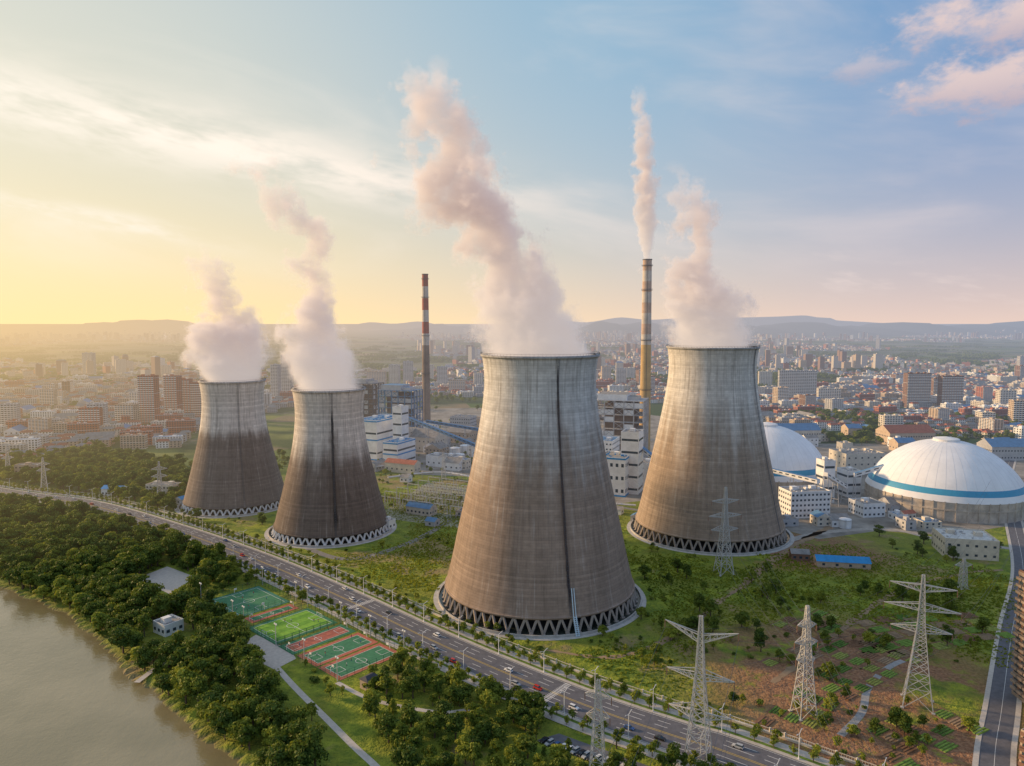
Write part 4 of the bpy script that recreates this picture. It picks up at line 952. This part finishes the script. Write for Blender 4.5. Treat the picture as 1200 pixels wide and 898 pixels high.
def tree_mesh(name,seed,h,r,leaf,nleaf=1000,ls=.62,col=False):
    rs=np.random.RandomState(seed); mb=MB(); zt=h*.35
    mb.bar((0,0,-.3),(rs.uniform(-.2,.2),rs.uniform(-.2,.2),zt),.55*h/10,0,.36*h/10,n=6)
    mb.bar((0,0,zt),(0,0,h*.8),.34*h/10,0,.08,n=5)
    cl=[]; nc=13
    for k in range(nc):
        a=rs.rand()*6.28; q=rs.rand()**.6; zc=h*(.34+.56*rs.rand()); lim=r*math.sin(math.pi*min(1,max(.12,(zc/h-.2)/.85)))**.7
        if col: lim*=.45
        cl.append((lim*q*.72*math.cos(a),lim*q*.72*math.sin(a),zc,r*rs.uniform(.30,.48)*(.6 if col else 1)))
    cl.append((0,0,h*.88,r*.34*(.6 if col else 1)))
    for c in cl[:7]: mb.bar((0,0,min(c[2]*.6,zt+.3)),(c[0]*.85,c[1]*.85,c[2]),.2*h/10,0,.06,n=4)
    base=len(mb.v); per=nleaf//len(cl); V=[];Fc=[]
    for c in cl:
        for k in range(per):
            d=rs.normal(size=3); d/=np.linalg.norm(d)
            if d[2]<-.3: d[2]*=-.6
            rad=c[3]*rs.uniform(.6,1.12); p=np.array(c[:3])+d*rad*np.array([1,1,.8])
            nrm=d+rs.normal(size=3)*.55; nrm/=np.linalg.norm(nrm); a=np.cross(nrm,rs.normal(size=3)); a/=np.linalg.norm(a); b2=np.cross(nrm,a)
            sz=ls*rs.uniform(.5,1.15)*.5; i=base+len(V)
            V+= [tuple(p-a*sz-b2*sz*.6),tuple(p+a*sz*.9-b2*sz*.8),tuple(p+a*sz*.8+b2*sz*.9),tuple(p-a*sz*.7+b2*sz)]; Fc.append((i,i+1,i+2,i+3))
    mb.v+=V; mb.f+=Fc; mb.m+=[1]*len(Fc); mb.c+=[(1,1,1)]*len(Fc)
    return mb.mesh(name,[BARK,leaf])
BIG=[tree_mesh('broadleaf_tree_%d'%i,i+1,h,r,LEAFS[l],1300,.85) for i,(h,r,l) in enumerate([(11,5.6,0),(10,5.2,1),(12,5.8,0),(9.5,5.0,1),(10,4.8,0),(8.5,4.4,2)])]
SMALL=[tree_mesh('street_tree_%d'%i,i+30,5.2,2.3,LEAFS[1+i%2],420,.55) for i in range(4)]
COLT=[tree_mesh('poplar_%d'%i,i+50,11,3.6,LEAFS[i%2],700,.6,col=True) for i in range(2)]
def shrub_mesh(name,seed,leaf,r=1.6):
    rs=np.random.RandomState(seed); mb=MB()
    for k in range(5): mb.bar((0,0,-.1),(rs.uniform(-.6,.6)*r,rs.uniform(-.6,.6)*r,r*.8),.12,0,.04)
    for c in range(6):
        cx,cy,cz=rs.uniform(-.6,.6,2).tolist()+[r*rs.uniform(.3,.8)]; cx*=r;cy*=r
        for k in range(48):
            d=rs.normal(size=3); d/=np.linalg.norm(d); d[2]=abs(d[2]); p=np.array([cx,cy,cz])+d*r*.5*rs.uniform(.7,1.1)
            a=rs.normal(size=3); a/=np.linalg.norm(a); b2=np.cross(a,d); b2/=np.linalg.norm(b2)+1e-6; sz=.22*rs.uniform(.6,1.3)
            mb.face([p-a*sz-b2*sz,p+a*sz-b2*sz,p+a*sz+b2*sz,p-a*sz+b2*sz],1)
    return mb.mesh(name,[BARK,leaf])
SHR=[shrub_mesh('shrub_%d'%i,i+70,LEAFS[i%3],1.3+.3*i) for i in range(4)]
ntree=0
def scatter(poly,sp,meshes,name,prob=1,smin=.75,smax=1.3,seed=0,clump=0,pad=0,excl=()):
    global ntree
    r2=random.Random(seed); px=[p[0] for p in poly];py=[p[1] for p in poly]; pts=[]
    x=min(px)
    while x<max(px):
        y=min(py)
        while y<max(py):
            if r2.random()<prob: pts.append((x+r2.uniform(-.48,.48)*sp,y+r2.uniform(-.48,.48)*sp))
            y+=sp
        x+=sp
    if not pts: return
    A=np.array(pts); ok=inpoly(A[:,0],A[:,1],poly)&(distpl(A[:,0],A[:,1],road)>20.5+pad)&(distpl(A[:,0],A[:,1],sideroad)>8)
    ok&=~inpoly(A[:,0],A[:,1],courts_poly); ok&=~inpoly(A[:,0],A[:,1],river)
    ok&=(distpl(A[:,0],A[:,1],fp)>4)&(distpl(A[:,0],A[:,1],fp2)>3.6)
    for (c,rad) in towers: ok&=np.hypot(A[:,0]-c[0],A[:,1]-c[1])>rad+2
    for (c,rad) in [((404,668),70),((266,752),68)]: ok&=np.hypot(A[:,0]-c[0],A[:,1]-c[1])>rad
    for e in excl: ok&=~inpoly(A[:,0],A[:,1],e)
    if clump:
        v=np.sin(A[:,0]/clump+seed)+np.sin(A[:,1]/clump*1.3+seed*2)+.8*np.sin((A[:,0]+A[:,1])/clump*2.1+seed)
        ok&=v>.35
    for q in A[ok]:
        sc=r2.uniform(smin,smax); me_=r2.choice(meshes); nm='shrub' if me_ in SHR else name; ntree+=1
        add(nm,me_,(q[0],q[1],0),r2.uniform(0,6.28),(sc*r2.uniform(.9,1.12),sc*r2.uniform(.9,1.12),sc*r2.uniform(.85,1.15)))
g=lambda L:[G(*p) for p in L]
plz=[g([(146,686),(196,660),(238,678),(202,712)]),g([(282,752),(300,740),(345,760),(352,774),(322,790),(292,776)]),g([(166,768),(172,728),(222,728),(230,768)])]
scatter(g([(-60,585),(0,592),(100,604),(200,634),(290,674),(240,684),(238,706),(262,728),(285,745),(296,775),(312,795),(335,840),(375,898),(375,960),(300,905),(264,872),(215,834),(162,790),(122,750),(95,724),(60,708),(0,682),(-60,660)]),6.9,BIG,'broadleaf_tree',.97,.72,1.35,1,excl=plz)
scatter(g([(0,592),(100,604),(200,634),(290,674),(240,684),(238,706),(285,745),(296,775),(330,840),(350,898),(264,872),(215,834),(162,790),(122,750),(60,707),(0,682)]),6,SHR,'shrub',.4,.9,1.8,21,excl=plz)
scatter(g([(425,815),(470,768),(520,788),(600,824),(690,855),(640,860),(628,872),(700,900),(690,960),(450,960),(445,890)]),6.6,BIG+COLT,'broadleaf_tree',.85,.6,1.05,2)
scatter(g([(700,862),(800,890),(850,905),(820,960),(700,930)]),6.5,BIG+COLT,'broadleaf_tree',.8,.5,.9,3)
scatter(g([(300,790),(330,790),(430,870),(450,898),(430,960),(350,930)]),9,SHR+SMALL,'small_tree',.35,.7,1.3,4)
scatter(g([(240,655),(300,672),(400,718),(470,758),(460,768),(300,684),(235,700)]),5.5,SMALL+BIG[3:],'broadleaf_tree',.7,.6,.95,5)
scatter(g([(345,775),(400,800),(420,800),(470,775),(440,830),(400,835),(350,800)]),7,SHR+SMALL,'small_tree',.5,.7,1.3,25)
scatter(g([(-30,540),(60,535),(110,530),(215,548),(235,580),(215,605),(150,590),(60,572),(-30,562)]),8,BIG,'broadleaf_tree',.85,.8,1.3,6)
scatter(g([(215,548),(245,520),(340,535),(335,560),(330,615),(360,650),(250,618),(215,605)]),9,BIG+SMALL+SHR,'broadleaf_tree',.6,.5,1.0,7,clump=25)
scatter(g([(430,560),(500,558),(590,566),(640,600),(560,640),(520,720),(400,672),(340,640),(455,630)]),8,SHR+SMALL,'small_tree',.45,.6,1.5,8,clump=24)
scatter(g([(740,640),(760,690),(740,745),(600,745),(760,810),(880,850),(900,800),(860,700),(880,670),(930,640)]),6,SHR+SMALL+BIG[3:],'broadleaf_tree',.45,.5,1.05,9,clump=18)
scatter(g([(860,700),(900,660),(1000,670),(1180,670),(1165,760),(1150,860),(960,900),(900,850)]),6.5,SHR+SMALL+BIG,'broadleaf_tree',.5,.4,.95,10,clump=15)
scatter(g([(900,860),(940,800),(1000,830),(1130,880),(1140,930),(960,930)]),8,SHR+SMALL,'small_tree',.3,.4,1.0,31)
scatter(g([(960,622),(1200,640),(1200,672),(1040,665),(1000,645)]),7,SHR+BIG,'broadleaf_tree',.6,.5,1.0,11,clump=14)
scatter(g([(760,590),(930,632),(900,665),(740,650)]),8,SHR,'shrub',.4,.7,1.4,12,clump=16)
scatter(g([(430,478),(445,455),(560,455),(700,470),(700,478),(560,486)]),12,BIG,'broadleaf_tree',.5,.8,1.3,13,clump=40)
scatter(g([(870,500),(960,485),(1220,495),(1220,520),(960,522),(880,540)]),10,BIG,'broadleaf_tree',.75,.8,1.4,14,clump=45)
scatter(g([(430,560),(445,500),(560,490),(700,490),(700,500),(600,560)]),13,BIG[3:]+SMALL,'broadleaf_tree',.35,.5,.9,15)
rr=random.Random(3); s=s0-100
while s<s1+40:
    p,n=along(s)
    for o in(-14.3,14.3,-18.3,18.3): 
        if rr.random()<.93: sc=rr.uniform(.75,1.15); add('street_tree',rr.choice(SMALL),(p[0]+n[0]*o,p[1]+n[1]*o,.2),rr.random()*6,sc)
    if rr.random()<.5:
        o=SGN*rr.uniform(25,32); add('small_tree',rr.choice(SMALL+SHR),(p[0]+n[0]*o,p[1]+n[1]*o,0),rr.random()*6,rr.uniform(.6,1.2))
    s+=7.5
def tufts(seed):
    rs=np.random.RandomState(seed); mb=MB()
    for k in range(260):
        x,y=rs.uniform(-15,15,2); hh=rs.uniform(.3,1.0)
        for j in range(4):
            a=rs.rand()*6.28; dx,dy=math.cos(a)*.35,math.sin(a)*.35; ox,oy=rs.uniform(-.4,.4,2)
            mb.face([(x-dx+ox,y-dy+oy,0),(x+dx+ox,y+dy+oy,0),(x+dx*1.3+ox+rs.uniform(-.3,.3),y+dy*1.3+oy,hh),(x-dx+ox,y-dy+oy,hh*.8)],0)
    return mb
TUF=[tufts(i).mesh('meadow_grass_%d'%i,[LEAFS[2]]) for i in range(3)]
zone=g([(350,640),(430,575),(640,590),(930,632),(1190,672),(1150,898),(900,880),(700,806),(500,725)]); A=[]
mnx=min(p[0] for p in zone); mxx=max(p[0] for p in zone); mny=min(p[1] for p in zone); mxy=max(p[1] for p in zone)
for x in np.arange(mnx,mxx,24):
    for y in np.arange(mny,mxy,24): A.append((x+rr.uniform(-5,5),y+rr.uniform(-5,5)))
A=np.array(A); ok=inpoly(A[:,0],A[:,1],zone)&(distpl(A[:,0],A[:,1],road)>42)
for (c,rad) in towers: ok&=np.hypot(A[:,0]-c[0],A[:,1]-c[1])>rad+15
for (c,rad) in SOILC: ok&=np.hypot(A[:,0]-c[0],A[:,1]-c[1])>rad*.75
for q in A[ok]:
    add('meadow_grass',rr.choice(TUF),(q[0],q[1],0),rr.random()*6,(1,1,rr.uniform(.5,1.1)))
# ---------------------------------------------------------------- town
types=[]
for i,(wl,rf) in enumerate([(CREAM,ROOFG),(TAN,ROOFR),(GREYW,ROOFG),(WPAINT,ROOFB),(BRICK,ROOFG)]):
    types.append(('apartment_block',bmesh_building('apartment_block_%d'%i,28+3*i,12,6,3.0,wl,rf,band=3)))
for i,(wl,rf) in enumerate([(CREAM,ROOFR),(TAN,ROOFG),(WPAINT,ROOFR),(GREYW,ROOFG)]):
    types.append(('town_house',bmesh_building('town_house_%d'%i,12+2*i,10,3,3.1,wl,rf,gable='hip')))
for i,(wl,rf) in enumerate([(WB,ROOFB),(CREAM,ROOFG),(GREYW,ROOFB)]):
    types.append(('warehouse',bmesh_building('warehouse_%d'%i,38,20,2,4.2,wl,rf,bay=6,gable=True)))
tw=[]
for i,(wl,rf,fl) in enumerate([(BRICK,ROOFG,18),(GREYW,ROOFG,14),(TAN,ROOFG,12),(BROWN,ROOFG,16),(CREAM,ROOFG,12)]):
    tw.append(bmesh_building('apartment_tower_%d'%i,26,17,fl,3.05,wl,rf,balc=1,band=6,bay=4.3,win=(2.4,1.9)))
for (u0,u1,vb,vt,wl) in[(163,183,497,441,BRICK),(193,210,492,441,BRICK),(207,223,489,445,BRICK),(224,241,489,449,BRICK),(93,118,507,479,BRICK),(135,158,500,475,TAN),(97,110,443,414,GREYW),(1062,1090,478,438,BROWN),(1094,1104,474,444,BROWN),(1103,1128,479,441,BROWN),(914,956,470,435,GREYW),(318,327,470,428,GREYW),(330,342,466,417,GREYW),(268,285,452,438,TAN),(1188,1204,500,470,TAN),(1172,1190,485,458,CREAM),(1035,1058,505,488,CREAM),(640,655,452,432,GREYW),(512,524,455,430,GREYW),(526,545,462,446,TAN),(688,700,455,434,CREAM),(456,468,450,428,GREYW),(472,484,452,424,GREYW),(1195,1215,440,418,GREYW),(890,905,452,436,CREAM),(960,985,474,456,CREAM),(430,452,456,436,TAN),(555,566,455,438,CREAM),(345,352,450,424,GREYW),(500,508,448,428,CREAM),(705,716,450,430,TAN),(722,734,455,432,GREYW),(1150,1166,498,484,CREAM)]:
    x,y=G((u0+u1)/2,vb); h=ZT(vt,y); w_=(u1-u0)/F*y
    fl=max(4,int(h/3.1)); me=bmesh_building('apartment_tower',w_,16,fl,h/fl,wl,ROOFG,balc=1,band=8,bay=4.3,win=(2.4,1.9))
    add('apartment_tower',me,(x,y+8,0),R(random.uniform(-12,12)))
plant=g([(-20,600),(-20,558),(100,528),(215,525),(232,500),(335,478),(405,468),(420,462),(700,470),(860,478),(900,500),(960,505),(1220,520),(1400,620),(1200,1000),(0,1000)])
rr=random.Random(21); rot=R(14); ca,sa=math.cos(rot),math.sin(rot); cnt=0
for i in range(-60,70):
    for j in range(0,66):
        lx=i*33+rr.uniform(-5,5); ly=760+j*27+rr.uniform(-4,4); x=lx*ca-(ly-700)*sa; y=lx*sa+(ly-700)*ca+700
        if y<760 or y>2250 or abs(x)>y*.78+40: continue
        if inpoly(x,y,plant): continue
        if i%7==0 or j%8==0: continue
        v=math.sin(x/190+1)+math.sin(y/230+2)+.6*math.sin((x-y)/90)
        if v<-1.15: continue
        dn=rr.random()
        if dn<.30: k=rr.randrange(0,5)
        elif dn<.93: k=rr.randrange(5,9)
        else: k=rr.randrange(9,12)
        if rr.random()<.015: nm,mm='apartment_tower',rr.choice(tw)
        else: nm,mm=types[k]
        add(nm,mm,(x,y,0),rot+(math.pi/2 if rr.random()<.15 else 0)+rr.uniform(-.08,.08),(1,1,rr.choice([.6,.7,.85,1,1.1]))); cnt+=1
        if 5<=k<9: 
            nm,mm=types[rr.randrange(5,9)]; add(nm,mm,(x+16*ca,y+16*sa,0),rot+rr.uniform(-.1,.1))
def wood(seed,n=38,sz=75,hmin=6,hmax=11,leaf=0):
    rs=np.random.RandomState(seed); mb=MB()
    for t_ in range(n):
        x,y=rs.uniform(-sz/2,sz/2,2); h=rs.uniform(hmin,hmax); r=h*.5; mb.bar((x,y,0),(x,y,h*.5),.4)
        for c in range(5):
            a=rs.rand()*6.28; q=rs.rand()*.5*r; cz=h*rs.uniform(.5,.85)
            for k in range(22):
                d=rs.normal(size=3); d/=np.linalg.norm(d); d[2]=abs(d[2])*.8; p=np.array([x+q*math.cos(a),y+q*math.sin(a),cz])+d*r*.52
                u_=np.cross(d,rs.normal(size=3)); u_/=np.linalg.norm(u_); v_=np.cross(d,u_); s_=rs.uniform(.5,1.1)
                mb.face([p-u_*s_-v_*s_,p+u_*s_-v_*s_,p+u_*s_+v_*s_,p-u_*s_+v_*s_],1)
    return mb.mesh('woodland_%d'%seed,[BARK,LEAFS[leaf]])
WD=[wood(i,leaf=0) for i in range(4)]
def placewood(n,y0,y1,seed,thr,sc=1):
    r2=random.Random(seed)
    for k in range(n):
        y=(y0**-1+(y1**-1-y0**-1)*r2.random())**-1 if r2.random()<.5 else r2.uniform(y0,y1); x=r2.uniform(-.78,.78)*y
        if inpoly(x,y,plant): continue
        v=math.sin(x/190+1)+math.sin(y/230+2)+.6*math.sin((x-y)/90)
        if v>thr and r2.random()<.5: continue
        s_=r2.uniform(.7,1.3)*sc; add('woodland',r2.choice(WD),(x,y,0),r2.random()*6,(s_,s_*r2.uniform(.4,1),min(1.3,s_)))
placewood(650,790,2200,1,-.9,.65); placewood(1100,2000,8000,2,-.2,1.6)
def facade_mat():
    m,N,b,h=new_mat('distant_facades')
    at=N.n('ShaderNodeAttribute'); at.attribute_name='Col'; P=N.sep(N.n('ShaderNodeTexCoord').outputs['Object']); nz=N.sep(N.n('ShaderNodeNewGeometry').outputs['Normal'])[2]
    fz=N.m('FRACT',N.m('DIVIDE',P[2],3.2)); fx=N.m('FRACT',N.m('DIVIDE',N.m('ADD',P[0],P[1]),3.8))
    a=N.m('MULTIPLY',N.m('GREATER_THAN',fz,.4),N.m('LESS_THAN',fz,.85)); c=N.m('MULTIPLY',N.m('GREATER_THAN',fx,.3),N.m('LESS_THAN',fx,.75))
    wmask=N.m('MULTIPLY',N.m('MULTIPLY',a,c),N.m('LESS_THAN',N.m('ABSOLUTE',nz),.5))
    N.put(b.inputs['Base Color'],N.mix(N.m('MULTIPLY',wmask,.8),at.outputs['Color'],(.06,.07,.09))); b.inputs['Roughness'].default_value=.75
    return m
FAC=facade_mat()
wc=[(.6,.55,.48),(.5,.40,.3),(.42,.42,.43),(.7,.7,.68),(.38,.16,.11),(.55,.5,.46),(.3,.2,.16)]; rc=[(.22,.2,.19),(.3,.12,.08),(.1,.2,.36),(.28,.27,.26),(.4,.38,.36)]
def chunk(seed,tall):
    r2=random.Random(seed); mb=MB()
    for i in range(10):
        for j in range(13):
            if r2.random()<.15 or i%4==3: continue
            x=-150+i*31+r2.uniform(-5,5); y=-150+j*24+r2.uniform(-4,4); q=r2.random()
            if q<tall: w_,d,h=r2.uniform(16,30),r2.uniform(13,17),r2.uniform(30,70)
            elif q<.32: w_,d,h=r2.uniform(22,29),12,r2.uniform(13,20)
            elif q<.92: w_,d,h=r2.uniform(10,18),r2.uniform(9,13),r2.uniform(5,11)
            else: w_,d,h=28,19,8
            c=r2.choice(wc); rcol=r2.choice(rc)
            mb.box(x,y,0,w_,d,h,0,c)
            if h<14 or r2.random()<.3:
                mb.box(x,y,h+.003,w_+1,d+1,min(w_,d)*.22,0,rcol,tx=.55,ty=.1)
            else:
                mb.box(x,y,h+.003,w_-.6,d-.6,.3,0,rcol); mb.box(x+w_*.2,y,h+.31,4,4,3,0,c)
    return mb.mesh('distant_city_%d'%seed,[FAC])
CH=[chunk(i,t_) for i,t_ in enumerate([0,.02,.07,0,.16,.01])]
rr=random.Random(31); y=2330
while y<10500:
    x=-.8*y-150
    while x<.8*y+150:
        v=math.sin(x/900+.5)+math.sin(y/1100+1)+.7*math.sin((x+y)/500)
        lim=-1.0+(y-2200)/3600
        if v>lim and rr.random()<.9:
            k=rr.choice([0,1,3,5,0,1,3,5,2,4] if abs(x)<.35*y or x>.55*y else [0,1,3,5,0,3,2,4]); add('distant_city_block',CH[k],(x+rr.uniform(-30,30),y+rr.uniform(-30,30),0),rr.uniform(0,6.28),(1,1,rr.uniform(.8,1.2)))
        x+=310
    y+=310
# ---------------------------------------------------------------- near apartment buildings at right
me=bmesh_building('apartment_building',20,34,18,3.2,BROWN,ROOFG,balc=2,band=3,bay=4.2,win=(2.6,1.9),trim=smat('stone_cladding',(.32,.25,.20),.8)); add('apartment_building',me,(239,303,0),R(-3))
me=bmesh_building('apartment_building',18,20,4,3.4,TAN,ROOFG,balc=2,band=1,bay=4,win=(2.4,1.9),trim=BROWN); add('apartment_building',me,(208,262,0),R(30))
me=bmesh_building('apartment_building',24,30,16,3.2,TAN,ROOFG,balc=2,band=3,bay=4.2,win=(2.6,1.9)); add('apartment_building',me,(360,420,0),R(-3))
# the haze term is weak emission: no need to sample millions of faces as lamps
for m in bpy.data.materials:
    try: m.cycles.emission_sampling='NONE'
    except Exception as ex: print('es',ex)
print('OBJECTS',len(bpy.data.objects),'town',cnt,'trees',ntree)
